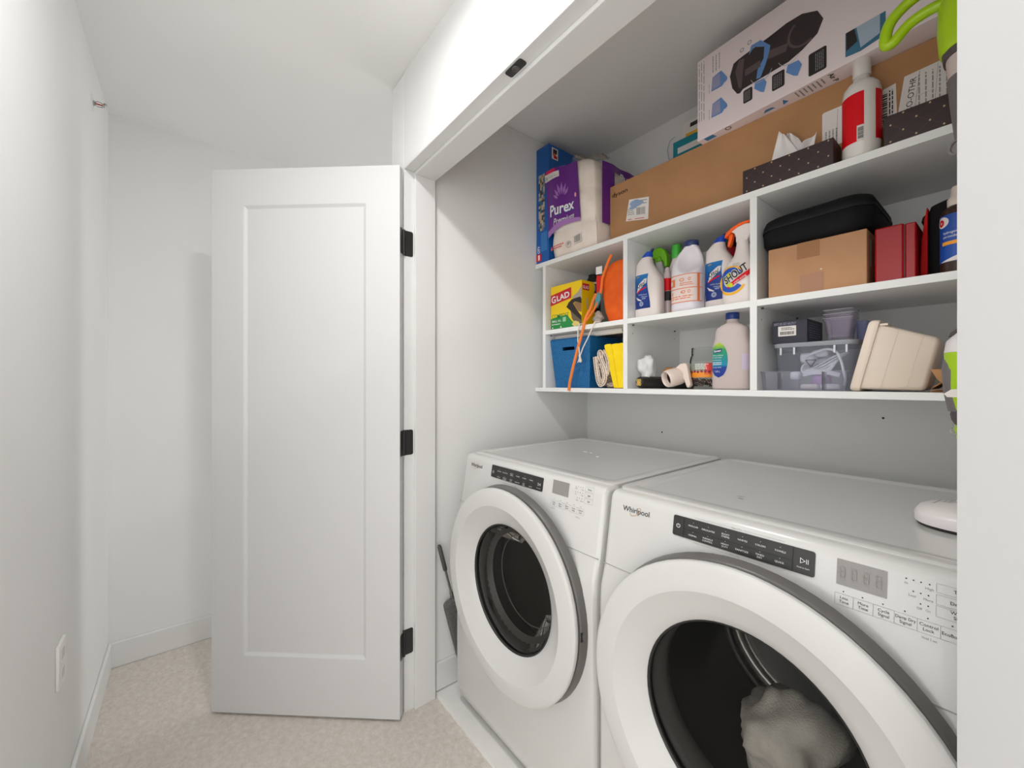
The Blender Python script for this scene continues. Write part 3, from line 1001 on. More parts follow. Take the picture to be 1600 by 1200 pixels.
s_ = sticker([(-.226, 1.89), (-.188, 1.88), (-.191, 1.982), (-.224, 1.976)])
mb = MB()
barcode(mb, f2, -.216, -.206, 1.89, 1.965, 11, vert=False)
scribble(mb, f2, -.203, -.193, 1.885, 1.97, 2, 13, vert=True)
mb.build('sticker_print', DARKIN, s_, smooth=0, stuff=True)
s_ = sticker([(-.190, 1.885), (-.05, 1.885), (-.05, 1.994), (-.176, 1.988)])
mb = MB().text('PRO-OTHR', .0155, f2, -.165, 1.893, rot=PI / 2 - .12, fit=.084)
mb.build('sticker_lettering', DARKIN, s_, smooth=0, stuff=True)
mb = MB()
scribble(mb, f2, -.152, -.085, 1.893, 1.978, 6, 14, th=.22, vert=True)
mb.line(f2, -.158, 1.90, -.150, 1.986, .0007).line(f2, -.125, 1.90, -.120, 1.988, .0007).line(f2, -.158, 1.93, -.128, 1.93, .0005)
mb.build('sticker_print', GINK, s_, smooth=0, stuff=True)

# printed white carton lying on the long one
AO = V((-.697, 1.3715, 2.0862))
t = thing('printed_carton', 'white printed appliance carton with a dark machine pictured, lying on the long brown carton', 'box', AO, rz=-.081)
t.scale = (1.0445, 1.0445, 1.0445)
AL, AD, AH = .622, .168, .262
WCART = mat('carton_white', (244, 230, 231), .4)
MB().box(0, AL, 0, AD, 0, AH).build('carton', WCART, t, smooth=0, bevel=.0012, local=True)
MB().box(-.0006, .0, .004, AD - .004, .004, AH - .004).build('end_flap', mat('carton_end', (196, 186, 188), .5), t, smooth=0, local=True)
fa = lambda e: (lambda a, b: V((a, -e, b)))
f1, f2, f3_ = fa(.0006), fa(.0012), fa(.0018)
MB().poly(f1, [(.107, .148), (.114, .108), (.129, .082), (.137, .079), (.146, .086), (.200, .087), (.268, .088), (.300, .098), (.335, .118), (.348, .148), (.335, .178), (.30, .196), (.262, .198), (.220, .192), (.150, .186), (.132, .184), (.118, .180)]).build('machine_picture', mat('machine_print', (52, 42, 44), .4), t, smooth=0, local=True)
mb = MB().poly(f2, [(.134, .096), (.142, .092), (.150, .176), (.134, .180), (.124, .150)]).poly(f2, [(.152, .120), (.196, .121), (.196, .140), (.152, .140)]).poly(f2, [(.212, .130), (.262, .120), (.268, .140), (.220, .152)]).disc(f2, .305, .148, .040, .034, a0=2.2, a1=5.2)
mb.build('machine_highlights', mat('machine_grey', (96, 82, 84), .4), t, smooth=0, local=True, stuff=True)
mb = MB().disc(f3_, .198, .106, .030, .0285, a0=3.4, a1=6.0).disc(f3_, .270, .108, .028, .0265, a0=3.4, a1=5.8)
mb.build('machine_outline', mat('pale_print', (190, 186, 190), .4), t, smooth=0, local=True, stuff=True)
HB = mat('house_blue', (104, 148, 206), .5)
mb, mp = MB(), MB()
for dz in (0, -.084):
    mb.poly(f2, [(.048, .136 + dz), (.052, .179 + dz), (.080, .184 + dz), (.099, .152 + dz), (.083, .134 + dz)])
    mb.poly(f2, [(.092, .140 + dz), (.100, .146 + dz), (.098, .152 + dz), (.088, .147 + dz)])
    mp.poly(f3_, [(.0505, .139 + dz), (.0535, .176 + dz), (.076, .178 + dz), (.078, .139 + dz)])
mb.poly(f2, [(.181, .085), (.205, .082), (.212, .066), (.205, .042), (.196, .048), (.178, .068)])
mb.poly(f2, [(.266, .080), (.292, .077), (.300, .060), (.290, .036), (.280, .042), (.262, .062)])
mb.poly(f2, [(.163, .176), (.178, .190), (.206, .172), (.204, .140), (.188, .118), (.184, .092), (.196, .090), (.206, .112), (.218, .140), (.222, .165), (.196, .198), (.170, .200)])
mb.build('blue_arrow', HB, t, smooth=0, local=True, split=True)
mp.build('house_windows', mat('house_pale', (160, 160, 196), .5), t, smooth=0, local=True, stuff=True)
mb = MB()
for (a, b, c, d) in ((.147, .173, .040, .079), (.226, .258, .030, .076), (.315, .355, .016, .075)):
    mb.poly(f1, rrect(a, b, c, d, .004, 2))
mb.build('caption_panel', DARKIN, t, smooth=0, local=True, split=True)
mb = MB()
for (a, b, c, d) in ((.151, .169, .045, .074), (.231, .254, .035, .070), (.331, .351, .022, .068)):
    scribble(mb, f2, a, b, c, d, 5, int(a * 1000), th=.22, vert=True)
mb.build('caption_print', mat('pale_print', (190, 186, 190), .4), t, smooth=0, local=True, stuff=True)
mb = MB()
for (a, b, c, d, n_) in ((.006, .030, .060, .250, 3), (.052, .083, .194, .246, 3), (.040, .046, .135, .165, 1), (.040, .046, .050, .085, 1)):
    scribble(mb, f1, a, b, c, d, n_, int(a * 999) + 1, th=.25, vert=True)
mb.disc(f1, .143, .205, .006, .004).disc(f1, .165, .213, .006, .004)
mb.build('fine_print', GINK, t, smooth=0, local=True, stuff=True)
MB().poly(f1, [(.394, .016), (.394, .075), (.47, .075), (.47, .020), (.424, .012)]).build('photo_print', mat('photo_teal', (66, 118, 146), .4), t, smooth=0, local=True, stuff=True)
MB().poly(f2, [(.396, .030), (.396, .075), (.412, .075), (.418, .040)]).build('photo_print_dark', DARKIN, t, smooth=0, local=True)
MB().poly(f2, [(.424, .020), (.416, .075), (.46, .075), (.46, .030)]).build('photo_print_pale', mat('photo_pale', (172, 190, 206), .4), t, smooth=0, local=True)
fb = lambda e: (lambda a, b: V((a, b, -e)))
# print on the underside, seen where the carton overhangs
g1 = fb(.0005)
MB().poly(g1, [(.020, .002), (.050, .002), (.053, .022), (.022, .022)]).poly(g1, [(.200, .018), (.216, .020), (.222, .030), (.190, .030)]).poly(g1, [(.248, .012), (.256, .030), (.240, .036)]).build('underside_blue', mat('underside_blue_print', (52, 130, 190), .5), t, smooth=0, local=True, split=True)
mb = MB().disc(g1, .095, .012, .009, .0065)
mb.text('Air P', .016, lambda a, b: V((.362 + b, a, -.0006)), .006, -.007, bold=.02, fit=.044)
mb.build('underside_lettering', DARKIN, t, smooth=0, local=True, stuff=True)
mb = MB()
for i in range(7):
    mb.rect(g1, .278 + i * .010, .2815 + i * .010, .008, .036 + (i % 2) * .008)
mb.build('underside_print', GINK, t, smooth=0, local=True, stuff=True)

# teal pack behind the printed carton
t = thing('teal_pack', 'teal and white pack on the long carton, half behind the printed carton', 'pack', (-.80, 1.62, 2.0862))
MB().box(-.907, -.72, 1.580, 1.672, 2.0862, 2.255).build('teal_box', mat('teal_card', (0, 134, 150), .45), t, smooth=0, bevel=.002)
MB().prism([(1.598, 2.255), (1.672, 2.255), (1.672, 2.336), (1.614, 2.336)], lambda a, b, w_: V((w_, a, b)), -.883, -.72).build('white_top', PAPER, t, smooth=0, bevel=.001, recalc=True)
fn = frontY(1.580)
MB().rect(fn, -.886, -.73, 2.200, 2.224).build('paper_band', PAPER, t, smooth=0)
MB().rect(lambda a, b: V((a, 1.598 + (b - 2.255) * .197 - .001, b)), -.863, -.73, 2.259, 2.280).build('yellow_band', mat('yellow_print', (236, 178, 22), .5), t, smooth=0)
MB().rect(lambda a, b: V((a, 1.598 + (b - 2.255) * .197 - .001, b)), -.848, -.73, 2.303, 2.322).build('black_band', DARKIN, t, smooth=0)
MB().tube([(-.909, 1.60, 2.290), (-.930, 1.594, 2.279), (-.937, 1.588, 2.242), (-.932, 1.588, 2.206), (-.919, 1.588, 2.185), (-.909, 1.588, 2.190)], .0023, 6).build('wire_handle', mat('pale_wire', (196, 198, 196), .4), t)

# two quilted tissue boxes
TIS = mat('tissue_box_brown', (58, 42, 44), .38)
GOLD = mat('gold_stud', (206, 178, 140), .35)
QLINE = mat('quilt_line', (92, 70, 66), .5)
def tissue_box(x0, x1, y0, y1, label):
    z0, z1 = ZT0, ZT0 + .071
    t = thing('tissue_box', label, 'tissue box', ((x0 + x1) / 2, (y0 + y1) / 2, z0), 'quilted brown tissue boxes on the top board')
    MB().box(x0, x1, y0, y1, z0, z1).build('carton', TIS, t, smooth=0, bevel=.0010)
    fn, f2 = frontY(y0), frontY(y0, .0013)
    st, ln = MB(), MB()
    nx = 5
    dx = (x1 - x0) / nx
    rows = [z0 + .006, z0 + .0255, z0 + .0455, z0 + .0655]
    for r, z in enumerate(rows):
        for i in range(nx + 1):
            x = x0 + .012 + dx * (i + (.5 if r % 2 else 0))
            if x < x1 - .004:
                st.poly(f2, [(x - .0022, z), (x, z - .0026), (x + .0022, z), (x, z + .0026)])
            for s_ in (-1, 1):
                if r < 3:
                    xb = x + s_ * dx / 2
                    if x0 < xb < x1 and x < x1:
                        ln.line(fn, x, z, xb, rows[r + 1], .0005)
    st.build('stud_print', GOLD, t, smooth=0, stuff=True)
    ln.build('quilt_print', QLINE, t, smooth=0, stuff=True)
    MB().poly(lambda a, b: V((a, b, z1 + .0005)), [((x0 + x1) / 2 + .07 * math.cos(k * PI / 10), (y0 + y1) / 2 + .022 * math.sin(k * PI / 10)) for k in range(20)]).build('slot_film', mat('slot_pale', (176, 170, 168), .4), t, smooth=0)
    return t
tb = tissue_box(-.531, -.3085, 1.322, 1.3985, 'quilted brown tissue box with a tissue pulled out, left of the red and white bottle')
mb = MB()
def fold(P0, P1, P2, P3, k):
    mb.grid(lambda a, b: (V(P0) * (1 - a) + V(P1) * a) * (1 - b) + (V(P3) * (1 - a) + V(P2) * a) * b + V((0, .010 * math.sin(a * PI * 2 + k) * b, 0)), 8, 6)
zb = ZT0 + .072
fold((-.475, 1.372, zb), (-.392, 1.365, zb), (-.424, 1.352, 1.968), (-.448, 1.365, 2.000), 0)
fold((-.455, 1.380, zb), (-.375, 1.380, zb), (-.402, 1.366, 1.962), (-.432, 1.370, 1.992), 1.5)
fold((-.412, 1.372, zb), (-.372, 1.385, zb), (-.355, 1.362, 1.955), (-.396, 1.368, 1.932), 3)
mb.build('tissue', mat('tissue_paper', (240, 234, 232), .8), tb)
tissue_box(-.2095, .0125, 1.322, 1.3985, 'closed quilted brown tissue box to the right of the red and white bottle')

# white bottle with red label
t = thing('red_label_bottle', 'white bottle with a red label and barcode between the two tissue boxes', 'bottle', (-.2585, 1.3645, ZT0))
cx, cy, r = -.2585, 1.3605, .0390
B = Body([(ZT0, cx, cy, .036, .036, 2), (ZT0 + .004, cx, cy, r, r, 2), (2.000, cx, cy, r, r, 2), (2.015, cx, cy, .036, .036, 2), (2.026, cx, cy, .028, .028, 2), (2.033, cx, cy, .018, .018, 2), (2.045, cx, cy, .0165, .0165, 2)], 36)
B.mesh().build('bottle', mat('bottle_white', (228, 222, 216), .35), t, smooth=50)
MB().lathe([(.0175, 2.044), (.0185, 2.046), (.0185, 2.088), (.017, 2.091), (0, 2.091)], (cx, cy, 0), n=28).build('cap', mat('cap_white', (226, 219, 213), .4), t, recalc=True)
w_ = B.wrap(.0006)
MB().rect(w_, -1.65, .30, 1.866, 1.990, 20, 1).rect(w_, .92, 2.3, 1.866, 1.990, 14, 1).build('label', RED, t)
w2 = B.wrap(.0012)
MB().rect(w2, -.05, .30, 1.866, 1.905, 5, 1).build('barcode_patch', mat('bottle_white', (228, 222, 216), .35), t)
mb = MB()
barcode(mb, B.wrap(.0018), .0, .27, 1.871, 1.899, 21, vert=False)
mb.build('barcode', INK, t, smooth=0, stuff=True)

# ------------------------------------------------------------------ upper row of bays
ZU = Z1t + .0006
# left bay: compost bag box
t = thing('bag_box', 'yellow and green box of compost bags in the upper left bay', 'box', (-1.289, 1.38, ZU))
x0, x1, y0, y1, z0, z1 = -1.385, -1.1935, 1.338, 1.422, ZU, 1.706
GY = mat('box_yellow', (250, 210, 6), .4)
MB().box(x0, x1, y0, y1, z0, z1).build('carton', GY, t, smooth=0, bevel=.001)
WB, HB_ = x1 - x0, z1 - z0
def gp(e):
    return lambda s_, q: V((x0 + s_ * WB, y0 - e, z1 - q * HB_))
MB().poly(gp(.0006), [(.0, .74), (.3, .71), (.55, .70), (.62, .78), (.75, .90), (1, .86), (1, 1), (0, 1)]).build('green_print', mat('box_green', (30, 140, 66), .45), t, smooth=0)
MB().poly(gp(.0006), [(.72, .33), (.88, .25), (1, .13), (1, .44), (.86, .40), (.74, .40)]).build('grey_arc', mat('print_taupe', (178, 166, 152), .5), t, smooth=0)
MB().poly(gp(.0010), [(0, .20), (.68, .105), (.68, .345), (0, .44)]).build('red_band', mat('box_red', (204, 22, 40), .4), t, smooth=0)
rt = math.atan2(.095 * HB_, .68 * WB)
bk = gp(.0014)
def gpm(e):
    return lambda a, b: V((x0 + a, y0 - e, z1 - b))
def upr(e):
    return lambda a, b: V((x0 + a, y0 - e, z0 + b))
mb = MB().text('G', .044, upr(.0014), .008, HB_ - .079, rot=rt, bold=.02, sx=.92).text('LAD', .036, upr(.0014), .042, HB_ - .073, rot=rt, bold=.03, fit=.080)
mb.text('SMALL 10 L', .0135, upr(.0014), .008, .034, bold=.015, fit=.060)
scribble(mb, upr(.0014), .008, .075, .018, .026, 1, 3)
mb.poly(upr(.0014), [(.010, .006), (.016, .006), (.016, .012), (.010, .012)]).poly(upr(.0014), [(.060, .006), (.072, .006), (.066, .015)])
mb.build('lettering', WINK, t, smooth=0, stuff=True)
MB().text('COMPOST', .025, upr(.0012), .008, .053, bold=.005, fit=.108).build('green_lettering', mat('box_green', (30, 140, 66), .45), t, smooth=0, stuff=True)
MB().rect(upr(.0012), .078, .098, .032, .052).build('pale_square', mat('pale_green_print', (160, 206, 168), .5), t, smooth=0)
jag = [(.53, .53), (.60, .44), (.64, .42), (.70, .38), (.82, .37), (.96, .36), (1.0, .42), (1.0, .52), (.90, .47), (.80, .45), (.74, .47), (.82, .58), (.92, .70), (1.0, .78), (1.0, .88), (.86, .78), (.72, .68), (.62, .62), (.56, .60), (.59, .56)]
MB().poly(gp(.0012), [(.66, .62), (1, .84), (1, .99), (.80, .92), (.70, .80)]).build('bag_print', mat('bag_brown_print', (112, 96, 74), .5), t, smooth=0)
MB().poly(gp(.0016), jag[:8] + jag[8:11]).poly(gp(.0016), jag[10:16] + jag[0:1]).build('bag_black_print', mat('box_black', (38, 30, 26), .5), t, smooth=0, stuff=True)
MB().poly(gp(.0018), [(.76, .46), (.90, .47), (1, .53), (1, .70), (.90, .66), (.80, .54)]).build('peel_print', mat('peel_brown', (150, 110, 70), .5), t, smooth=0)
MB().poly(gp(.0018), [(.70, .93), (.80, .86), (.92, .90), (.96, .97), (.78, .99)]).build('banana_print', mat('banana_print', (222, 200, 120), .5), t, smooth=0)
gs = lambda e: (lambda a, b: V((x1 + e, y0 + a, z0 + b)))
MB().rect(gs(.0007), .004, .048, .160, .188).build('side_red_band', mat('box_red', (204, 22, 40), .4), t, smooth=0)
MB().text('GLAD', .019, gs(.0012), .007, .166, bold=.02, fit=.037).build('side_lettering', WINK, t, smooth=0, stuff=True)
MB().poly(gs(.0007), [(.030, .130), (.036, .124), (.044, .085), (.060, .055), (.056, .050), (.038, .075), (.026, .110)]).build('side_peel', mat('peel_pale', (216, 190, 150), .5), t, smooth=0)

# orange dry bag with its strap and drawstring
t = thing('orange_bag', 'orange fabric bag with a strap end hanging over the shelf edge, upper left bay', 'bag', (-1.045, 1.42, ZU))
OR = noisy('orange_fabric', (236, 92, 10), (244, 104, 16), 30, .7, .3, bscale=60, dist=.002)
secs = []
for z, xl, xr, yf in ((ZU, -1.072, -.972, 1.372), (ZU + .010, -1.082, -.968, 1.364), (1.56, -1.098, -.967, 1.360), (1.62, -1.108, -.967, 1.358), (1.68, -1.111, -.967, 1.358), (1.71, -1.102, -.967, 1.360), (1.735, -1.088, -.967, 1.364), (1.752, -1.070, -.969, 1.368), (1.762, -1.045, -.975, 1.385)):
    q = []
    for i in range(36):
        a = 2 * PI * i / 36
        c, d = math.cos(a), math.sin(a)
        x = (xl + xr) / 2 + (xr - xl) / 2 * sgn(c) * abs(c) ** .35
        y = (yf + 1.50) / 2 + (1.50 - yf) / 2 * sgn(d) * abs(d) ** .4
        q.append((min(x, -.9655), y + .003 * noise.noise(V((x * 30, y * 30, z * 30))), z))
    secs.append(q)
MB().loft(secs).build('bag_body', OR, t, smooth=70)
ST = mat('strap_orange', (250, 122, 36), .6)
MB().tube([(-1.046, 1.352, 1.780), (-1.060, 1.350, 1.755), (-1.076, 1.349, 1.722), (-1.089, 1.348, 1.690), (-1.092, 1.348, 1.662), (-1.098, 1.348, 1.630)], .0055, 8, .5).build('strap', ST, t)
part(MB().prism([(-1.120, 1.712), (-1.092, 1.702), (-1.099, 1.650), (-1.101, 1.606), (-1.126, 1.612), (-1.122, 1.650), (-1.124, 1.690)], lambda a, b, w_: V((a, 1.349 + w_, b)), 0, .006).build('red_lining', mat('lining_red', (216, 30, 16), .6), t, bevel=.002, recalc=True), 'red lining strip along the bag edge')
MB().rect(lambda a, b: V((a, 1.347 + (a + 1.105) * .2, b)), -1.120, -1.092, 1.712, 1.744).build('care_tag', PAPER, t, smooth=0)
MB().prism([(-1.131, 1.578), (-1.117, 1.572), (-1.098, 1.606), (-1.098, 1.626), (-1.108, 1.640), (-1.118, 1.632), (-1.126, 1.605)], lambda a, b, w_: V((a, 1.345 + w_, b)), 0, .009).build('clip', mat('clip_teal', (82, 152, 164), .45), t, bevel=.002, recalc=True)
P = [(-1.118, 1.3435, 1.632), (-1.132, 1.3405, 1.605), (-1.138, 1.334, 1.575), (-1.150, 1.318, 1.538), (-1.153, 1.3095, 1.510), (-1.166, 1.307, 1.462), (-1.192, 1.307, 1.392), (-1.216, 1.308, 1.325), (-1.236, 1.309, 1.262), (-1.244, 1.310, 1.222)]
MB().tube(P, .0062, 8, .5).build('strap_tail', mat('strap_tail_orange', (242, 134, 56), .6), t)
P2 = [(-1.114, 1.350, 1.600), (-1.120, 1.338, 1.570), (-1.134, 1.324, 1.540), (-1.148, 1.314, 1.518)]
MB().tube(P2, .0042, 8).build('strap_knot', ST, t)

# clear wrapper and white cord between box and bag
t = thing('white_cord', 'thin white cord with a frayed tassel hanging over the shelf edge beside the orange strap', 'cord', (-1.18, 1.33, 1.35))
cw = mat('cord_white', (236, 226, 214), .7)
mb = MB().tube([(-1.172, 1.334, 1.512), (-1.182, 1.3105, 1.5075), (-1.188, 1.308, 1.480), (-1.189, 1.308, 1.440), (-1.182, 1.308, 1.405), (-1.179, 1.308, 1.372)], .0026, 6)
mb.tube([(-1.092, 1.334, 1.5105), (-1.098, 1.3105, 1.5075), (-1.110, 1.308, 1.482), (-1.136, 1.308, 1.440), (-1.160, 1.308, 1.405), (-1.176, 1.308, 1.372)], .0026, 6)
mb.build('cord', cw, t)
mb = MB()
rd = random.Random(3)
for i in range(12):
    a = -1.1785 + rd.uniform(-.002, .002)
    mb.tube([(a, 1.308 + rd.uniform(-.003, .003), 1.376), (a + rd.uniform(-.010, .010), 1.308 + rd.uniform(-.006, .004), 1.345 + rd.uniform(-.004, .004))], .0016, 5)
mb.build('tassel', cw, t, stuff=True)
FILM = clear('wrapper_film', (244, 240, 236), .3, .12, .36, (240, 230, 220))
crumple('clear_wrapper', FILM, (-1.116, 1.352, 1.533), .026, .016, .024, .6, 4, 'small crumpled clear wrapper in front of the orange bag', 'wrapper', 60)

t = thing('grey_tub', 'pale grey plastic tub behind the orange bag', 'tub', (-1.03, 1.58, ZU))
secs = [[(a, b, z) for a, b in rrect(-1.10 - e, -.985 + e, 1.512 - e, 1.66, .02)] for z, e in ((ZU, -.006), (1.765, 0), (1.766, .004), (1.776, .004))]
MB().loft(secs, True, False).build('tub', mat('tub_grey', (178, 180, 176), .4), t)
MB().loft([[(a, b, z) for a, b in rrect(-1.106 + e, -.979 - e, 1.506 + e, 1.668 - e, .02)] for z, e in ((1.776, 0), (1.792, .001), (1.797, .008))]).build('lid', mat('lid_grey', (186, 188, 184), .35), t)

t = thing('black_canister', 'small black canister with a white band in the back of the upper left bay', 'canister', (-1.312, 1.56, ZU))
MB().lathe([(0, ZU), (.031, ZU), (.033, ZU + .004), (.033, 1.765), (.027, 1.775), (.027, 1.785), (0, 1.785)], (-1.312, 1.56, 0), n=28).build('body', mat('canister_black', (30, 29, 29), .35), t, recalc=True)
MB().lathe([(.0335, 1.735), (.0335, 1.744)], (-1.312, 1.56, 0), n=28).build('white_band', PAPER, t)
MB().rect(lambda a, b: V((-1.312 + .0336 * math.sin(a), 1.56 - .0336 * math.cos(a), b)), -.2, .9, 1.70, 1.730, 6, 1).build('label', mat('canister_label', (176, 170, 164), .5), t)

# middle bay: bottles
WP = mat('bottle_plastic', (236, 226, 221), .35)
def toilet_cleaner(cx, cy, label):
    t = thing('toilet_cleaner', label, 'bottle', (cx, cy, ZU), 'white angled neck cleaner bottles with blue caps')
    B = Body([(ZU, cx, cy, .050, .030, 3), (ZU + .007, cx, cy, .054, .034, 3), (1.600, cx, cy, .054, .034, 3), (1.644, cx - .0005, cy, .0535, .034, 3), (1.680, cx - .010, cy, .0435, .031, 2.6), (1.713, cx - .0205, cy, .0320, .026, 2.4), (1.728, cx - .015, cy, .024, .022, 2.2), (1.737, cx - .011, cy, .0195, .0185, 2)], 40)
    B.mesh().build('bottle', WP, t, smooth=60)
    Body([(1.7365, cx - .011, cy, .0205, .0205, 2), (1.7425, cx - .0085, cy, .0200, .0200, 2), (1.753, cx - .004, cy, .0145, .0145, 2), (1.757, cx, cy, .0125, .0125, 2)], 24).mesh().build('cap', mat('cap_blue', (24, 74, 186), .4), t, smooth=50)
    Body([(1.755, cx + .004, cy, .0085, .0085, 2), (1.7625, cx + .010, cy, .0070, .0070, 2), (1.766, cx + .014, cy, .0055, .0055, 2)], 16).mesh().build('nozzle', mat('nozzle_navy', (24, 36, 84), .4), t)
    f = B.fn(.0006)
    def sh(a, b):                                             # label outline follows the shoulder
        k = min(max((b - 1.538) / .13, 0), 1)
        l, r = cx - .0500 + .002 * math.sin(k * PI), cx + .018 + .006 * math.cos(k * PI * 1.3) 
        return l + (r - l) * a, b
    def lb(e):
        g = B.fn(e)
        return lambda a, b: g(*sh(a, b))
    LB = mat('label_navy', (16, 58, 140), .3)
    if 'label_navy_g' not in MATS:
        nt = LB.node_tree
        tc = nt.nodes.new('ShaderNodeTexCoord')
        sp = nt.nodes.new('ShaderNodeSeparateXYZ')
        mr = nt.nodes.new('ShaderNodeMapRange')
        rp = nt.nodes.new('ShaderNodeValToRGB')
        mr.inputs['From Min'].default_value = .03
        mr.inputs['From Max'].default_value = .165
        rp.color_ramp.elements[0].color = rgb((18, 44, 122))
        rp.color_ramp.elements[1].color = rgb((20, 120, 190))
        rp.color_ramp.elements.new(.5).color = rgb((18, 62, 150))
        nt.links.new(tc.outputs['Object'], sp.inputs[0])
        nt.links.new(sp.outputs['Z'], mr.inputs['Value'])
        nt.links.new(mr.outputs[0], rp.inputs[0])
        nt.links.new(rp.outputs[0], nt.nodes['Principled BSDF'].inputs['Base Color'])
        MATS['label_navy_g'] = LB
    MB().rect(lb(.0006), 0, 1, 1.538, 1.668, 10, 10).build('label', LB, t)
    MB(.005).poly(lb(.0012), [(.22, 1.600), (.34, 1.630), (.80, 1.650), (.97, 1.650), (.93, 1.634), (.66, 1.6225), (.20, 1.606)]).poly(lb(.0012), [(.14, 1.586), (.26, 1.572), (.5, 1.5665), (.52, 1.5695), (.32, 1.578)]).build('label_white', PAPER, t, stuff=True)
    MB(.005).text('Lysol', .0255, lambda a, b: lb(.0018)(a / .072, b), .021, 1.6180, shear=.25, rot=.20, fit=.043, bold=.012).build('brand_lettering', mat('label_black', (24, 32, 64), .4), t, smooth=0, stuff=True)
    mb = MB(.005).poly(lb(.0015), [(.22, 1.602), (.44, 1.611), (.90, 1.6195), (.90, 1.6150), (.48, 1.606), (.22, 1.597)])
    mb.build('red_stroke', RED, t)
    mb = MB(.005).text('toilet bowl', .0075, lambda a, b: lb(.0015)(a / .072, b), .024, 1.590, fit=.040, rot=-.06).text('cleaner', .0075, lambda a, b: lb(.0015)(a / .072, b), .036, 1.581, fit=.030, rot=-.06)
    mb.disc(lambda a, b: lb(.0015)(a / .072, b), .036, 1.556, .0085, .0068).disc(lambda a, b: lb(.0015)(a / .072, b), .036, 1.556, .0048, .003)
    scribble(mb, lambda a, b: lb(.0015)(a / .072, b), .040, .060, 1.5715, 1.5775, 2, 5)
    mb.build('label_lettering', mat('label_pale', (210, 220, 240), .4), t, smooth=0, stuff=True)
    MB(.005).text('ADV', .0075, lambda a, b: lb(.0015)(a / .072, b), .016, 1.658, fit=.016, bold=.02).build('gold_lettering', mat('label_gold', (220, 186, 60), .4), t, smooth=0, stuff=True)
    return t
toilet_cleaner(-.8895, 1.3825, 'white cleaner bottle with blue cap, first from the left in the upper middle bay')
toilet_cleaner(-.6400, 1.4320, 'white cleaner bottle with a blue cap between the bleach jug and the orange trigger spray')

LIME = mat('lime_plastic', (116, 190, 24), .4)
GRN = mat('green_plastic', (70, 190, 60), .4)
t = thing('green_trigger_spray', 'spray bottle with a lime green trigger head behind the first cleaner bottle', 'spray bottle', (-.922, 1.50, ZU))
cx, cy = -.8985, 1.49
Body([(ZU, cx, cy, .022, .024, 2.5), (ZU + .006, cx, cy, .025, .027, 2.5), (1.62, cx, cy, .026, .028, 2.5), (1.68, cx - .004, cy, .023, .027, 2.2), (1.71, cx - .012, cy, .020, .019, 2), (1.735, cx - .016, cy, .0150, .015, 2), (1.748, cx - .016, cy, .0150, .015, 2)], 30).mesh().build('bottle', mat('bottle_grey_white', (206, 204, 202), .35), t, smooth=60)
MB().lathe([(.0155, 1.742), (.017, 1.744), (.017, 1.760), (.014, 1.764)], (cx - .017, cy, 0), n=20).build('collar', LIME, t)
pr = [(a + .0085, b) for a, b in ((-.9500, 1.760), (-.9515, 1.772), (-.946, 1.786), (-.935, 1.7965), (-.920, 1.8000), (-.905, 1.795), (-.892, 1.782), (-.884, 1.762), (-.882, 1.735), (-.884, 1.716), (-.893, 1.716), (-.898, 1.738), (-.906, 1.750), (-.908, 1.758), (-.936, 1.7590))]
MB().prism(pr, lambda a, b, w_: V((a, cy + w_, b)), -.016, .016).build('trigger_head', LIME, t, bevel=.004, recalc=True)
t = thing('green_cap_bottle', 'pale bottle with a green domed cap behind the bleach jug', 'bottle', (-.843, 1.50, ZU))
cx, cy = -.8415, 1.492
Body([(ZU, cx, cy, .030, .026, 2.5), (ZU + .006, cx, cy, .033, .030, 2.5), (1.66, cx, cy, .033, .030, 2.5), (1.705, cx, cy, .027, .025, 2.2), (1.735, cx, cy, .017, .017, 2), (1.745, cx, cy, .016, .016, 2)], 30).mesh().build('bottle', WP, t, smooth=60)
MB().lathe([(.0175, 1.740), (.0185, 1.743), (.0185, 1.775), (.017, 1.782), (.0175, 1.784), (.0160, 1.793), (.010, 1.7965), (0, 1.797)], (cx, cy, 0), n=28).build('cap', GRN, t, recalc=True)
t = thing('slim_bottle', 'slim pale bottle with red and black label, left of the bleach jug', 'bottle', (-.857, 1.44, ZU))
cx, cy = -.8435, 1.430
Body([(ZU, cx, cy, .0165, .016, 2.4), (1.665, cx, cy, .0175, .017, 2.4), (1.68, cx, cy, .011, .011, 2), (1.695, cx, cy, .009, .009, 2)], 24).mesh().build('bottle', mat('slim_pink', (206, 190, 190), .4), t, smooth=60)
B = Body([(ZU, cx, cy, .0175, .017, 2.4), (1.70, cx, cy, .0175, .017, 2.4)])
MB().rect(B.wrap(.0006), -1.2, 1.5, 1.605, 1.652, 10, 1).build('red_label', RED, t)
MB().rect(B.wrap(.0006), -1.2, 1.5, 1.567, 1.603, 10, 1).build('black_label', DARKIN, t)
tag(MB().box(-.830, -.812, 1.425, 1.50, ZU, ZU + .030).build('yellow_sponge', noisy('sponge_yellow', (228, 156, 50), (236, 170, 66), 60, .9, .6, bscale=300), smooth=0, bevel=.003), 'small yellow orange sponge lying left of the bleach jug', 'sponge')

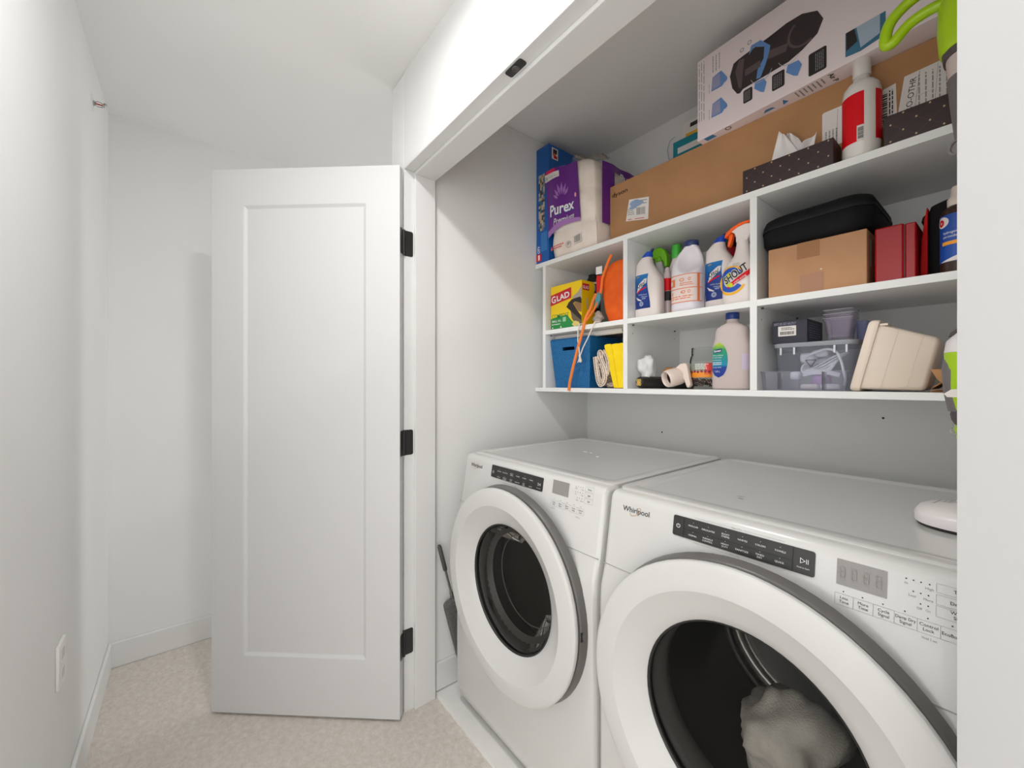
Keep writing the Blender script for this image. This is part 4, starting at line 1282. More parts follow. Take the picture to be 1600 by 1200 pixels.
# bleach jug
t = thing('bleach_jug', 'white jug with a navy cap, built in handle and orange printed label', 'jug', (-.744, 1.405, ZU))
cx, cy = -.7465, 1.402
prof = [(ZU, .046, .034, 0), (ZU + .006, .054, .042, 0), (ZU + .014, .0540, .046, 0), (1.532, .0550, .047, 0), (1.536, .0540, .046, 0), (1.640, .0540, .046, 0), (1.644, .0550, .047, 0), (1.655, .0548, .046, 0), (1.67, .0530, .044, 0), (1.685, .0500, .041, 0), (1.70, .0465, .037, .002), (1.715, .039, .032, .005), (1.727, .0315, .027, .009), (1.736, .0255, .024, .0115), (1.741, .0225, .0225, .012)]
fine = []
for a, b in zip(prof, prof[1:]):
    m = max(1, int((b[0] - a[0]) / .003))
    for k in range(m):
        fine.append(tuple(u + (v_ - u) * k / m for u, v_ in zip(a, b)))
fine.append(prof[-1])
B = Body([(z, cx + o, cy, rx, ry, 2.6) for z, rx, ry, o in fine], 110)
mb = B.mesh()
for i, p in enumerate(mb.v):
    if p.y < cy + .01:
        q = ((p.x - (cx + .020)) / .042) ** 2 + ((p.z - 1.688) / .050) ** 2
        if q < 1:
            mb.v[i] = V((p.x, p.y + .036 * (1 - q) ** 1.1 * min(1, (cy + .01 - p.y) / .02), p.z))
mb.build('jug', mat('jug_white', (232, 227, 233), .4), t, smooth=60)
MB().lathe([(.0225, 1.738), (.0245, 1.741), (.0245, 1.757), (.022, 1.760), (0, 1.760)], (cx + .012, cy, 0), n=32).build('cap', mat('cap_navy', (40, 54, 106), .4), t, recalc=True)
w1, w2 = B.wrap(.0010), B.wrap(.0016)
OL = mat('label_orange', (236, 130, 76), .5)
MB().rect(w1, -1.25, 1.45, 1.540, 1.636, 30, 4).build('label', mat('label_peach', (238, 220, 214), .4), t)
mb = MB(.006)
for z in (1.636, 1.588, 1.5405):
    mb.rect(w2, -1.25, 1.45, z - .0016, z + .0010, 30, 1)
for a in (-1.22, 1.0):
    mb.rect(w2, a, a + (.22 if a > 0 else .10), 1.541, 1.635, 4, 4)
mb.rect(w2, -1.05, -.35, 1.597, 1.624, 8, 2)
for a, z in ((.02, 1.618), (.42, 1.618), (-.62, 1.572), (.08, 1.575), (.40, 1.575)):
    mb.disc(w2, a, z, .10, .06, 10, ry=.006)
scribble(mb, w2, -.05, .75, 1.594, 1.607, 2, 4)
scribble(mb, w2, -.95, .75, 1.547, 1.562, 2, 6)
mb.build('label_print', OL, t, stuff=True)
MB(.006).disc(B.wrap(.002), -.72, 1.6105, .16, ry=.010).build('label_spot', PAPER, t)

# red bottles behind
t = thing('red_bottle', 'dark red bottle with a black cap behind the second blue capped bottle', 'bottle', (-.655, 1.50, ZU))
cx, cy = -.652, 1.505
Body([(ZU, cx, cy, .036, .034, 2.2), (1.66, cx, cy, .040, .038, 2.2), (1.70, cx, cy, .037, .035, 2.2), (1.728, cx, cy, .026, .025, 2), (1.738, cx, cy, .023, .022, 2)], 30).mesh().build('bottle', mat('bottle_red', (176, 16, 34), .3), t, smooth=60)
MB().lathe([(.0235, 1.734), (.0255, 1.737), (.0255, 1.766), (.023, 1.770), (0, 1.770)], (cx, cy, 0), n=28).build('cap', mat('cap_black', (32, 30, 32), .35), t, recalc=True)
t = thing('red_can', 'red aerosol can half hidden behind the orange trigger spray', 'can', (-.560, 1.50, ZU))
MB().lathe([(0, ZU), (.031, ZU), (.0325, ZU + .003), (.0325, 1.752), (.026, 1.765), (.022, 1.772), (.022, 1.788), (.018, 1.791), (0, 1.791)], (-.5535, 1.50, 0), n=30).build('can', mat('can_red', (168, 20, 30), .3), t, recalc=True)

# stain remover spray
t = thing('stain_spray', 'white spray bottle with an orange trigger and a ringed stain remover label', 'spray bottle', (-.566, 1.385, ZU))
cx, cy = -.5640, 1.3800
B = Body([(ZU, cx, cy, .044, .028, 2.8), (ZU + .006, cx, cy, .048, .032, 2.8), (1.60, cx, cy, .049, .0325, 2.8), (1.625, cx + .002, cy, .0455, .031, 2.6), (1.645, cx + .006, cy, .034, .027, 2.4), (1.66, cx + .009, cy, .025, .022, 2.2), (1.68, cx + .010, cy, .0205, .019, 2), (1.700, cx + .010, cy, .0175, .017, 2), (1.712, cx + .010, cy, .0170, .0165, 2)], 44)
B.mesh().build('bottle', WP, t, smooth=60)
pr = [(-.5705, 1.703), (-.5375, 1.703), (-.527, 1.722), (-.519, 1.742), (-.527, 1.756), (-.545, 1.758), (-.566, 1.753), (-.586, 1.742), (-.575, 1.736), (-.571, 1.722)]
MB().prism(pr, lambda a, b, w_: V((a, cy + w_, b)), -.0135, .0135).build('spray_shroud', WP, t, bevel=.004, recalc=True)
pr = [(-.606, 1.728), (-.600, 1.744), (-.580, 1.757), (-.556, 1.765), (-.534, 1.766), (-.517, 1.761), (-.514, 1.750), (-.530, 1.757), (-.552, 1.757), (-.570, 1.750), (-.584, 1.740), (-.596, 1.731)]
MB().prism(pr, lambda a, b, w_: V((a, cy + w_, b)), -.0150, .0150).build('spray_top', ORANGE, t, bevel=.003, recalc=True)
pr = [(-.593, 1.736), (-.581, 1.737), (-.583, 1.722), (-.588, 1.704), (-.593, 1.697), (-.598, 1.699), (-.597, 1.710), (-.594, 1.722)]
MB().prism(pr, lambda a, b, w_: V((a, cy + w_, b)), -.0085, .0085).build('trigger', ORANGE, t, bevel=.002, recalc=True)
f1, f2, f3, f4 = B.fn(.0006), B.fn(.0012), B.fn(.0018), B.fn(.0024)
lx, lz = -.5765, 1.581
YEL = mat('ring_yellow', (250, 184, 20), .35)
MB(.006).disc(f1, lx, lz, .0460, .0385, 40, ry=.0465, a0=R(35), a1=R(335)).build('yellow_ring', YEL, t)
MB(.006).disc(f2, lx, lz + .002, .0390, .0240, 40, ry=.039, a0=R(25), a1=R(325)).build('blue_ring', mat('ring_blue', (24, 84, 188), .35), t)
MB(.006).disc(f3, lx + .003, lz + .003, .0245, .0120, 30, a0=R(100), a1=R(280)).build('lime_ring', mat('ring_lime', (206, 222, 40), .35), t)
MB(.006).poly(f3, [(-.586, 1.556), (-.528, 1.588), (-.517, 1.600), (-.517, 1.618), (-.530, 1.604), (-.588, 1.567)]).build('red_banner', RED, t)
MB(.006).text('SHOUT', .036, B.fn(.0030), -.5915, 1.5695, rot=.53, shear=.12, bold=.055, fit=.082).build('lettering_outline', PAPER, t, smooth=0, stuff=True)
MB(.006).text('SHOUT', .034, B.fn(.0036), -.5905, 1.5705, rot=.53, shear=.12, bold=.02, fit=.078).build('brand_lettering', INK, t, smooth=0, stuff=True)
MB(.006).text('triple acting', .0085, B.fn(.0026), -.566, 1.5685, rot=.53, fit=.040).text('stain remover', .0085, B.fn(.0026), -.556, 1.5660, rot=.53, fit=.036).build('banner_lettering', WINK, t, smooth=0, stuff=True)
mb = MB(.006)
scribble(mb, f1, -.572, -.548, 1.6225, 1.634, 3, 4)
mb.build('fine_print', GINK, t, smooth=0, stuff=True)

# ---- right bay of the upper row
t = thing('brown_carton', 'small brown cardboard carton with packing tape under the black case', 'box', (-.354, 1.45, ZU))
x0, x1, y0, y1, z1 = -.4655, -.2435, 1.335, 1.560, 1.6455
MB().box(x0, x1, y0, y1, ZU, z1).build('carton', BOARD2, t, smooth=0, bevel=.002)
fn = frontY(y0)
TAPE = mat('packing_tape', (160, 108, 58), .3)
mb = MB().rect(fn, -.3935, -.341, 1.601, z1).rect(lambda a, b: V((a, b, z1 + .0005)), -.3935, -.341, y0, y1)
mb.build('tape', TAPE, t, smooth=0)
MB().rect(fn, -.386, -.333, ZU + .001, 1.556).build('tape_lower', mat('packing_tape_pale', (172, 124, 92), .4), t, smooth=0)
MB().rect(lambda a, b: V((x1 + .0007, a, b)), 1.365, 1.38, 1.555, 1.625).build('side_label', PAPER, t, smooth=0)
MB().disc(fn, -.338, 1.5635, .002).build('paper_fleck', PAPER, t, smooth=0)

t = thing('black_case', 'black zippered hard shell case lying on the brown carton', 'case', (-.357, 1.47, z1 + .0005))
CB = noisy('case_black', (14, 14, 16), (19, 19, 21), 80, .7, .3, bscale=400, spec=.2, dist=.0004)
def case_sec(z, ins, dz=0):
    return [(a, b, z + (a + .484) * .035 + dz) for a, b in rrect(-.4885 + ins, -.2315 - ins, 1.321 + ins, 1.615 - ins, .050 - ins * .5, 8)]
cz = z1 + .0008
base = cz
MB().loft([[(a, b, cz) for a, b, z in case_sec(0, .022)], [(a, b, cz + .006) for a, b, z in case_sec(0, .008)], [(a, b, cz + .016) for a, b, z in case_sec(0, .002)], case_sec(cz + .050, 0), case_sec(cz + .0525, .0015)]).build('lower_shell', CB, t, smooth=50)
MB().loft([case_sec(cz + .0580, .0015), case_sec(cz + .060, 0), case_sec(cz + .070, .001), case_sec(cz + .082, .006), case_sec(cz + .089, .018), case_sec(cz + .0915, .04)]).build('upper_shell', CB, t, smooth=50)
part(MB().loft([case_sec(cz + .0520, -.0012), case_sec(cz + .0585, -.0012)]).build('zipper', mat('zipper_black', (30, 30, 32), .6, spec=.2), t), 'dark grey zipper line')

REDG = mat('red_gloss', (164, 10, 18), .18, spec=.4)
t = thing('red_case', 'glossy red plastic case right of the brown carton', 'case', (-.1935, 1.45, ZU))
MB().box(-.2315, -.1775, 1.3470, 1.560, ZU, 1.642).build('lid_half', REDG, t, smooth=0, bevel=.004)
MB().box(-.1765, -.1565, 1.3500, 1.560, ZU, 1.640).build('base_half', REDG, t, smooth=0, bevel=.003)
MB().box(-.1785, -.1755, 1.3490, 1.558, ZU + .002, 1.638).build('seam', mat('red_seam', (92, 10, 14), .5), t, smooth=0)
MB().box(-.190, -.168, 1.385, 1.42, 1.641, 1.647).build('latch', REDG, t, bevel=.002)
t = thing('red_black_pouch', 'red and black soft pouch between the red case and the brown bottle', 'pouch', (-.115, 1.46, ZU))
MB().loft([[(x, y, z) for x, y in ((-.1560 + .010 * k, 1.3985), (-.1425, 1.3980), (-.1425, 1.56), (-.1560 + .010 * k, 1.56))] for z, k in ((ZU, 0), (1.60, .3), (1.655, .8), (1.680, 1.2))]).build('red_side', mat('pouch_red', (204, 4, 10), .6, spec=.2), t, bevel=.002)
MB().loft([[(a, b, z + (a + .142) * .25 * (z > 1.6)) for a, b in rrect(-.142 + e, -.040 - e, 1.400 + e, 1.56 - e, .012, 3)] for z, e in ((ZU, .004), (ZU + .006, 0), (1.667, 0), (1.681, .003), (1.685, .012))]).build('black_body', mat('pouch_black', (22, 21, 21), .8, spec=.2), t, smooth=50)
MB().loft([[(a, b, z) for a, b in rrect(-.1545 + e, -.143, 1.405, 1.55, .003, 2)] for z, e in ((1.65, 0), (1.661, .002), (1.667, .008))]).build('black_flap', mat('pouch_black', (22, 21, 21), .8, spec=.2), t, smooth=50)
t = thing('peroxide_bottle', 'dark brown bottle with white cap and blue label, right end of the upper row', 'bottle', (-.0855, 1.366, ZU))
cx, cy = -.0855, 1.3660
B = Body([(ZU, cx, cy, .0310, .0290, 2), (ZU + .004, cx, cy, .0335, .0310, 2), (1.642, cx, cy, .0335, .0310, 2), (1.650, cx, cy, .030, .028, 2), (1.657, cx, cy, .021, .021, 2), (1.664, cx, cy, .016, .016, 2)], 36)
B.mesh().build('bottle', mat('brown_plastic', (62, 42, 36), .25), t, smooth=50)
MB().lathe([(.0215, 1.657), (.0225, 1.659), (.0225, 1.674), (.0175, 1.680), (.0170, 1.698), (.015, 1.701), (0, 1.701)], (cx, cy, 0), n=28).build('cap', mat('cap_cream', (232, 218, 206), .45), t, recalc=True)
MB().rect(B.wrap(.0006), -1.5, 1.7, 1.529, 1.636, 24, 1).build('label', mat('label_royal', (22, 76, 168), .35), t)
w2, w3 = B.wrap(.0012), B.wrap(.0018)
MB().rect(w2, -.95, .75, 1.567, 1.575, 10, 1).build('label_bar', mat('label_amber', (246, 166, 38), .4), t)
MB(.08).poly(w2, [(-1.1, 1.5295), (0, 1.5295), (1.2, 1.5295), (1.2, 1.553), (.3, 1.546), (-.5, 1.536)]).build('label_foot', PAPER, t)
MB(.08).disc(w2, -.95, 1.6205, .42, 0, 16, ry=.0125).build('label_heart_field', PAPER, t)
MB(.08).disc(w3, -1.0, 1.6195, .20, .07, 14, ry=.008).build('label_heart', RED, t)
mb = MB().text('3%', .010, w3, .02, 1.5865, sx=26, fit=.22).text('hydrogen', .0085, w3, -.85, 1.592, fit=.72).text('peroxide', .0085, w3, -.85, 1.583, fit=.72)
mb.build('label_lettering', WINK, t, smooth=0, stuff=True)

# ------------------------------------------------------------------ lower row of bays
ZL = Z0t + .0006
# blue woven basket
t = thing('woven_basket', 'blue woven plastic basket with a handle hole in the lower left bay', 'basket', (-1.27, 1.45, ZL))
BW = mat('basket_blue', (6, 106, 166), .5)
nt = BW.node_tree
tc = nt.nodes.new('ShaderNodeTexCoord')
mp = nt.nodes.new('ShaderNodeMapping')
mp.inputs['Rotation'].default_value = (R(35), R(30), R(20))
vo = nt.nodes.new('ShaderNodeTexVoronoi')
vo.inputs['Scale'].default_value = 210
bp = nt.nodes.new('ShaderNodeBump')
bp.inputs['Strength'].default_value = .9
bp.inputs['Distance'].default_value = .003
bp.invert = True
rp = nt.nodes.new('ShaderNodeValToRGB')
rp.color_ramp.elements[0].color = rgb((8, 122, 184))
rp.color_ramp.elements[1].color = rgb((4, 92, 150))
rp.color_ramp.elements[1].position = .75
nt.links.new(tc.outputs['Object'], mp.inputs[0])
nt.links.new(mp.outputs[0], vo.inputs['Vector'])
nt.links.new(vo.outputs['Distance'], bp.inputs['Height'])
nt.links.new(vo.outputs['Distance'], rp.inputs[0])
nt.links.new(rp.outputs[0], nt.nodes['Principled BSDF'].inputs['Base Color'])
nt.links.new(bp.outputs[0], nt.nodes['Principled BSDF'].inputs['Normal'])
zt = 1.456
def bk_pt(k, a, b, th=0):
    """k wall index, a along 0..1, b height 0..1, th inset"""
    x0, x1 = -1.370 - .026 * b + th, -1.165 + .014 * b - th
    y0, y1 = 1.356 - .012 * b + th, 1.560 + .006 * b - th
    c = [(x0, y0), (x1, y0), (x1, y1), (x0, y1)]
    p, q = c[k], c[(k + 1) % 4]
    return V((p[0] + (q[0] - p[0]) * a, p[1] + (q[1] - p[1]) * a, ZL + (zt - ZL) * b))
mb = MB()
ha0, ha1, hb0, hb1 = .305, .62, .765, .835
for th in (0, .0035):
    for k in range(4):
        if k == 0:
            A, Bq = [0, ha0, ha1, 1], [0, hb0, hb1, 1]
        else:
            A, Bq = [0, 1], [0, 1]
        for i in range(len(A) - 1):
            for j in range(len(Bq) - 1):
                if k == 0 and i == 1 and j == 1:
                    continue
                mb.quad(bk_pt(k, A[i], Bq[j], th), bk_pt(k, A[i + 1], Bq[j], th), bk_pt(k, A[i + 1], Bq[j + 1], th), bk_pt(k, A[i], Bq[j + 1], th))
for (a, b, c, d) in ((ha0, hb0, ha1, hb0), (ha1, hb0, ha1, hb1), (ha1, hb1, ha0, hb1), (ha0, hb1, ha0, hb0)):
    mb.quad(bk_pt(0, a, b), bk_pt(0, c, d), bk_pt(0, c, d, .0035), bk_pt(0, a, b, .0035))
mb.quad(*[bk_pt(k, 0, 0) for k in range(4)])
mb.build('basket_body', BW, t, smooth=0)
MB().tube([bk_pt(k, a, 1, .0015) for k in range(4) for a in (.03, .5, .97)] + [bk_pt(0, .03, 1, .0015)], .0036, 8).build('rim', mat('rim_blue', (4, 84, 138), .5), t)
crumple('stored_cloth', mat('stored_cloth_white', (206, 196, 190), .9), (-1.275, 1.45, 1.335), .070, .066, .080, .25, 7, 'pale cloth inside the blue basket, glimpsed through its handle hole', 'cloth', 14)
t = thing('paper_roll', 'long white paper roll lying across the blue basket', 'roll', (-1.235, 1.385, zt + .004))
MB().lathe([(.008, -1.394), (.0122, -1.394), (.0122, -1.010), (.008, -1.010)], (0, 1.385, zt + .0147), (1, 0, 0), 24).build('roll', PAPER, t, recalc=True)
MB().lathe([(.008, -1.393), (.0068, -1.393), (.0068, -1.011), (.008, -1.011)], (0, 1.385, zt + .0147), (1, 0, 0), 20).build('core', BOARD2, t, recalc=True)

# folded towel with pale hems, folded yellow cloth
def ribbon(path, w, y0, y1):
    """flat folded band: path of (x, z) given a thickness and swept from y0 to y1"""
    P = [V((a, 0, b)) for a, b in path]
    L, Rr = [], []
    for i, p in enumerate(P):
        d = (P[min(i + 1, len(P) - 1)] - P[max(i - 1, 0)]).normalized()
        n_ = V((-d.z, 0, d.x)) * w / 2
        L.append(p + n_)
        Rr.append(p - n_)
    q = L + Rr[::-1]
    m = len(P)
    mb = MB()
    pts = [V((p.x, y0, p.z)) for p in q] + [V((p.x, y1, p.z)) for p in q]
    n2 = 2 * m
    f = [(i, (i + 1) % n2, n2 + (i + 1) % n2, n2 + i) for i in range(n2)]
    f += [(i, i + 1, n2 - 2 - i, n2 - 1 - i) for i in range(m - 1)]
    f += [tuple(n2 + k for k in (n2 - 1 - i, n2 - 2 - i, i + 1, i)) for i in range(m - 1)]
    return mb.add(pts, f)
def smooth_path(P, n=6):
    out = []
    for i in range(len(P) - 1):
        p0, p1, p2, p3 = P[max(i - 1, 0)], P[i], P[i + 1], P[min(i + 2, len(P) - 1)]
        for k in range(n):
            s_ = k / n
            out.append(tuple(.5 * ((2 * b) + (-a + c) * s_ + (2 * a - 5 * b + 4 * c - d) * s_ ** 2 + (-a + 3 * b - 3 * c + d) * s_ ** 3) for a, b, c, d in zip(p0, p1, p2, p3)))
    out.append(P[-1])
    return out
t = thing('striped_towel', 'grey brown towel with pale hems folded into layers beside the yellow cloth', 'towel', (-1.085, 1.40, ZL))
path = smooth_path([(-1.126, 1.366), (-1.121, 1.325), (-1.115, 1.290), (-1.108, 1.262), (-1.094, 1.2455), (-1.074, 1.256), (-1.066, 1.282), (-1.074, 1.318), (-1.090, 1.345), (-1.103, 1.372), (-1.100, 1.386), (-1.090, 1.384), (-1.083, 1.352), (-1.066, 1.318), (-1.058, 1.290), (-1.054, 1.318), (-1.060, 1.352), (-1.072, 1.378), (-1.080, 1.390)])
TW = noisy('towel_grey_brown', (132, 108, 100), (206, 190, 176), 170, .95, .6, bscale=400, lo=.42, hi=.6)
HEM = mat('hem_cream', (238, 222, 204), .8)
ribbon(path, .0100, 1.3420, 1.470).build('folded_body', TW, t, smooth=50)
inner = smooth_path([(-1.113, 1.368), (-1.108, 1.325), (-1.100, 1.285), (-1.090, 1.262), (-1.080, 1.270), (-1.078, 1.290), (-1.086, 1.318), (-1.096, 1.338)])
ribbon(inner, .0085, 1.3420, 1.465).build('inner_fold', TW, t, smooth=50)
mb = MB()
for P, wd in ((path, .0100), (inner, .0085)):
    Q = [V((a, 1.3410, b)) for a, b in P]
    for sgn_ in (-1, 1):
        e = []
        for i, p in enumerate(Q):
            d = (Q[min(i + 1, len(Q) - 1)] - Q[max(i - 1, 0)]).normalized()
            e.append(p + V((-d.z, 0, d.x)) * wd / 2 * sgn_)
        mb.tube(e, .0017, 6)
mb.build('hem', HEM, t, stuff=True)
MB().ball((-1.054, 1.385, ZL + .013), .022, .045, .0125, 16, 8, .8, .3, 3).build('lower_corner', TW, t)
t = thing('yellow_cloth', 'bright yellow cloth folded in upright layers at the right of the lower left bay', 'cloth', (-1.005, 1.42, ZL))
YC_ = noisy('cloth_yellow', (250, 214, 4), (254, 222, 16), 30, .75, .25, bscale=70, dist=.002)
for i in range(3):
    a = -1.0180 + i * .0215
    tp = -1.0610 + i * .0330
    p = smooth_path([(a - .010, ZL + .002), (a - .012 + (tp - a) * .38, 1.30), (tp - .0135 - (tp - a) * .20, 1.37), (tp - .0140, 1.404), (tp - .010, 1.4135), (tp + .016, 1.4145), (tp + .0198, 1.406), (tp + .0190 - (tp - a) * .22, 1.37), (a + .0125 + (tp - a) * .36, 1.30), (a + .0118, ZL + .001)], 3)
    p = [(min(x, -.9675 - .0005 * (2 - i)), z) for x, z in p]
    MB().prism(p, lambda u, v_, w_: V((u, w_, v_)), 1.345 + .003 * (i % 2), 1.50).build('cloth_fold', YC_, t, smooth=50, recalc=True)

# middle bay below
crumple('plastic_bag', clear('bag_film', (250, 250, 251), .15, .3, .72, (252, 252, 252)), (-.905, 1.392, 1.3060), .028, .034, .056, .5, 9, 'crumpled translucent white plastic bag at the left of the lower middle bay', 'bag', 34)
t = thing('black_roll', 'black roll with a gold flower mark on its end in the lower middle bay', 'roll', (-.865, 1.40, ZL))
A, Bp = V((-.9015, 1.330, ZL + .0235)), V((-.868, 1.438, ZL + .0230))
d = (Bp - A)
L = d.length
d.normalize()
u = V((d.y, -d.x, 0)).normalized()
MB().lathe([(0, 0), (.019, 0), (.0215, .002), (.0225, .006), (.0225, L), (0, L)], A, d, 8).build('roll', mat('roll_black', (36, 33, 30), .5), t, recalc=True, bevel=.002)
mb = MB()
fe = lambda a, b: A - d * .0006 - u * a * -1 + V((0, 0, b))
for a, b in ((-.0062, .0062), (.0062, .0062), (-.0062, -.0062), (.0062, -.0062)):
    mb.disc(fe, a, b, .0068, .0036, 16).disc(fe, a, b, .0022, n=10)
mb.disc(fe, 0, 0, .003)
mb.build('gold_mark', mat('mark_gold', (226, 188, 92), .4), t, smooth=0, stuff=True)
crumple('brown_brush', noisy('bristle_brown', (176, 116, 54), (206, 146, 78), 90, .9, .8, bscale=260, dist=.003), (-.835, 1.465, 1.3000), .048, .024, .018, .35, 3, 'tan brown fuzzy roll lying on a dark pouch behind the white ceramic piece', 'brush', 40)
t = tag(MB().loft([[(a, b, z) for a, b in rrect(-.885 + e, -.770 - e, 1.435 + e, 1.50 - e, .012)] for z, e in ((ZL, .003), (ZL + .006, 0), (1.270, 0), (1.280, .006))]).build('dark_pouch', mat('dark_pouch_black', (40, 38, 36), .7), smooth=50), 'dark flat pouch under the tan brown roll', 'pouch')
t = thing('ceramic_piece', 'white hollow ceramic piece lying on its side with a dark opening', 'ceramic', (-.775, 1.385, ZL))
CER = mat('ceramic_white', (236, 218, 206), .35)
A = V((-.7985, 1.345, ZL + .0345))
d = V((.42, .80, .22)).normalized()
prof = [(.0, .062), (.020, .058), (.0245, .040), (.0245, .010), (.0250, .002), (.0275, -.001), (.0305, .003), (.0325, .018), (.0320, .050), (.0260, .075), (.015, .084), (0, .086)]
MB().lathe(prof, A, d, 32).build('shell', CER, t, smooth=60, recalc=True)
MB().lathe([(.0243, .020), (.0240, .040), (.0195, .0575), (0, .0615)], A, d, 28).build('dark_inside', mat('inside_brown', (62, 44, 38), .6), t, recalc=True)  # dark brown inner face of the hollow
MB().prism([(-.800, 1.286), (-.792, 1.300), (-.762, 1.324), (-.742, 1.327), (-.736, 1.318), (-.727, 1.270), (-.722, 1.248), (-.730, 1.2385), (-.737, 1.240), (-.745, 1.262), (-.760, 1.298), (-.776, 1.297)], lambda a, b, w_: V((a, w_, b)), 1.372, 1.392).build('handle', CER, t, bevel=.004, recalc=True)

# glass jar with potpourri
t = thing('glass_jar', 'clear jar of dried potpourri with a printed fruit label', 'jar', (-.716, 1.44, ZL))
cx, cy = -.7065, 1.445
JG = clear('jar_glass', (248, 249, 248), .10, .04, .02)
MB().lathe([(0, ZL + .001), (.046, ZL + .001), (.0500, ZL + .006), (.0505, 1.335), (.0480, 1.348), (.0445, 1.354), (.0445, 1.358), (.0455, 1.360), (.0445, 1.362), (.0445, 1.367), (.0455, 1.369), (.0445, 1.371), (.0445, 1.380), (.0425, 1.3815), (.0415, 1.380), (.0415, 1.356), (.0455, 1.345), (.0475, 1.334)], (cx, cy, 0), n=40).build('glass', JG, t, smooth=50)
rd = random.Random(12)
PM = [mat('leaf_brown', (92, 66, 52), .8), mat('leaf_dark', (58, 44, 42), .8), mat('leaf_tan', (150, 112, 78), .8), mat('leaf_red', (120, 44, 46), .8)]
mb = MB()
for i in range(90):
    mb.m = rd.randrange(4)
    a, r_ = rd.uniform(0, 2 * PI), .041 * math.sqrt(rd.random())
    c = V((cx + r_ * math.cos(a), cy + r_ * math.sin(a), ZL + .010 + .026 * rd.random()))
    p, q = V((rd.gauss(0, 1), rd.gauss(0, 1), rd.gauss(0, .6))).normalized() * .009, V((rd.gauss(0, 1), rd.gauss(0, 1), rd.gauss(0, .6))).normalized() * .006
    mb.quad(c + p, c + q, c - p, c - q)
o = mb.build('potpourri', PM, t, smooth=0)
o['kind'] = 'stuff'
def wrapc(r, cx=cx, cy=cy):
    return lambda a, b: V((cx + r * math.sin(a), cy - r * math.cos(a), b))
w1, w2, w3 = wrapc(.0510), wrapc(.0514), wrapc(.0518)
MB().rect(w1, -.85, 1.35, 1.275, 1.325, 16, 1).build('label', mat('label_sage', (150, 158, 140), .5), t)
mb = MB().rect(w2, .42, 1.35, 1.285, 1.325, 10, 1)
mb.build('label_red', mat('label_coral', (226, 74, 70), .5), t)
mb = MB()
mb.rect(w2, -.85, 1.35, 1.2755, 1.284, 16, 1)
for i in range(14):
    mb.disc(w2, -.75 + i * .15, 1.287 + .003 * rd.random(), .13, n=10, ry=.007)
mb.build('label_fruit', mat('label_orange_fruit', (244, 150, 40), .5), t, stuff=True)
mb = MB()
for i in range(9):
    mb.disc(w3, -.72 + i * .24, 1.293 + .004 * rd.random(), .09, n=10, ry=.005)
mb.build('label_berries', mat('label_berry', (150, 40, 60), .5), t, stuff=True)
mb = MB()
scribble(mb, w3, -.2, .75, 1.302, 1.322, 4, 5)
mb.build('label_print', WINK, t, stuff=True)

# clear blue capped detergent bottle
t = thing('detergent_bottle', 'large translucent bottle with a blue cap and an oval green and blue label', 'bottle', (-.587, 1.385, ZL))
cx, cy = -.5875, 1.3850
DB = clear('bottle_translucent', (226, 214, 212), .12, .1, .72, (230, 216, 212))
B = Body([(ZL, cx, cy, .055, .033, 3.2), (ZL + .006, cx, cy, .0590, .037, 3.2), (1.36, cx, cy, .0590, .037, 3.2), (1.385, cx, cy, .055, .0365, 3), (1.40, cx, cy, .0505, .036, 3), (1.418, cx, cy, .0500, .036, 2.8), (1.434, cx, cy, .046, .033, 2.6), (1.444, cx, cy, .034, .028, 2.3), (1.450, cx, cy, .020, .019, 2), (1.456, cx, cy, .0175, .0175, 2), (1.464, cx, cy, .0175, .0175, 2)], 48)
B.mesh().build('bottle', DB, t, smooth=60)
Bi = Body([(ZL + .004, cx, cy, .0545, .033, 3.2), (1.30, cx, cy, .0560, .0345, 3.2), (1.3005, cx, cy, .0560, .0345, 3.2)], 40)
Bi.mesh().build('liquid', mat('detergent_pale', (222, 206, 204), .3), t, smooth=60)
MB().lathe([(.0185, 1.462), (.0200, 1.464), (.0200, 1.481), (.0185, 1.4845), (0, 1.4845)], (cx, cy, 0), n=30).build('cap', mat('cap_royal', (24, 56, 128), .4), t, recalc=True)
GR = mat('label_gradient', (20, 120, 150), .35)
nt = GR.node_tree
tc = nt.nodes.new('ShaderNodeTexCoord')
sp = nt.nodes.new('ShaderNodeSeparateXYZ')
mr = nt.nodes.new('ShaderNodeMapRange')
rp = nt.nodes.new('ShaderNodeValToRGB')
mr.inputs['From Min'].default_value = .038
mr.inputs['From Max'].default_value = .152
cr = rp.color_ramp
cr.elements[0].color = rgb((22, 52, 140))
cr.elements[1].color = rgb((190, 210, 40))
for pos, c in ((.30, (20, 62, 150)), (.36, (18, 140, 176)), (.62, (24, 146, 130)), (.80, (52, 156, 92))):
    cr.elements.new(pos).color = rgb(c)
nt.links.new(tc.outputs['Object'], sp.inputs[0])
nt.links.new(sp.outputs['Z'], mr.inputs['Value'])
nt.links.new(mr.outputs[0], rp.inputs[0])
nt.links.new(rp.outputs[0], nt.nodes['Principled BSDF'].inputs['Base Color'])
MB().rect(B.wrap(.0008), .62, 1.25, 1.298, 1.348, 10, 2).build('side_label', mat('label_faint_violet', (200, 186, 206), .4), t)
f1, f2 = B.fn(.0006), B.fn(.0014)
ox, oz = -.6155, 1.330
mb = MB(.006)
mb.grid(lambda a, b: f1(ox + .0295 * (2 * a - 1) * math.sqrt(max(0, 1 - (2 * b - 1) ** 2)), oz + .057 * (2 * b - 1)), 10, 16)
mb.build('label', GR, t)
MB(.006).poly(f2, [(ox - .018, 1.352), (ox + .010, 1.355), (ox + .011, 1.367), (ox - .016, 1.364)]).build('label_name_field', mat('label_deep_blue', (18, 44, 110), .35), t)
mb = MB(.006).text('biovert', .0115, B.fn(.0020), ox - .015, 1.3555, fit=.024, bold=.02, rot=.06)
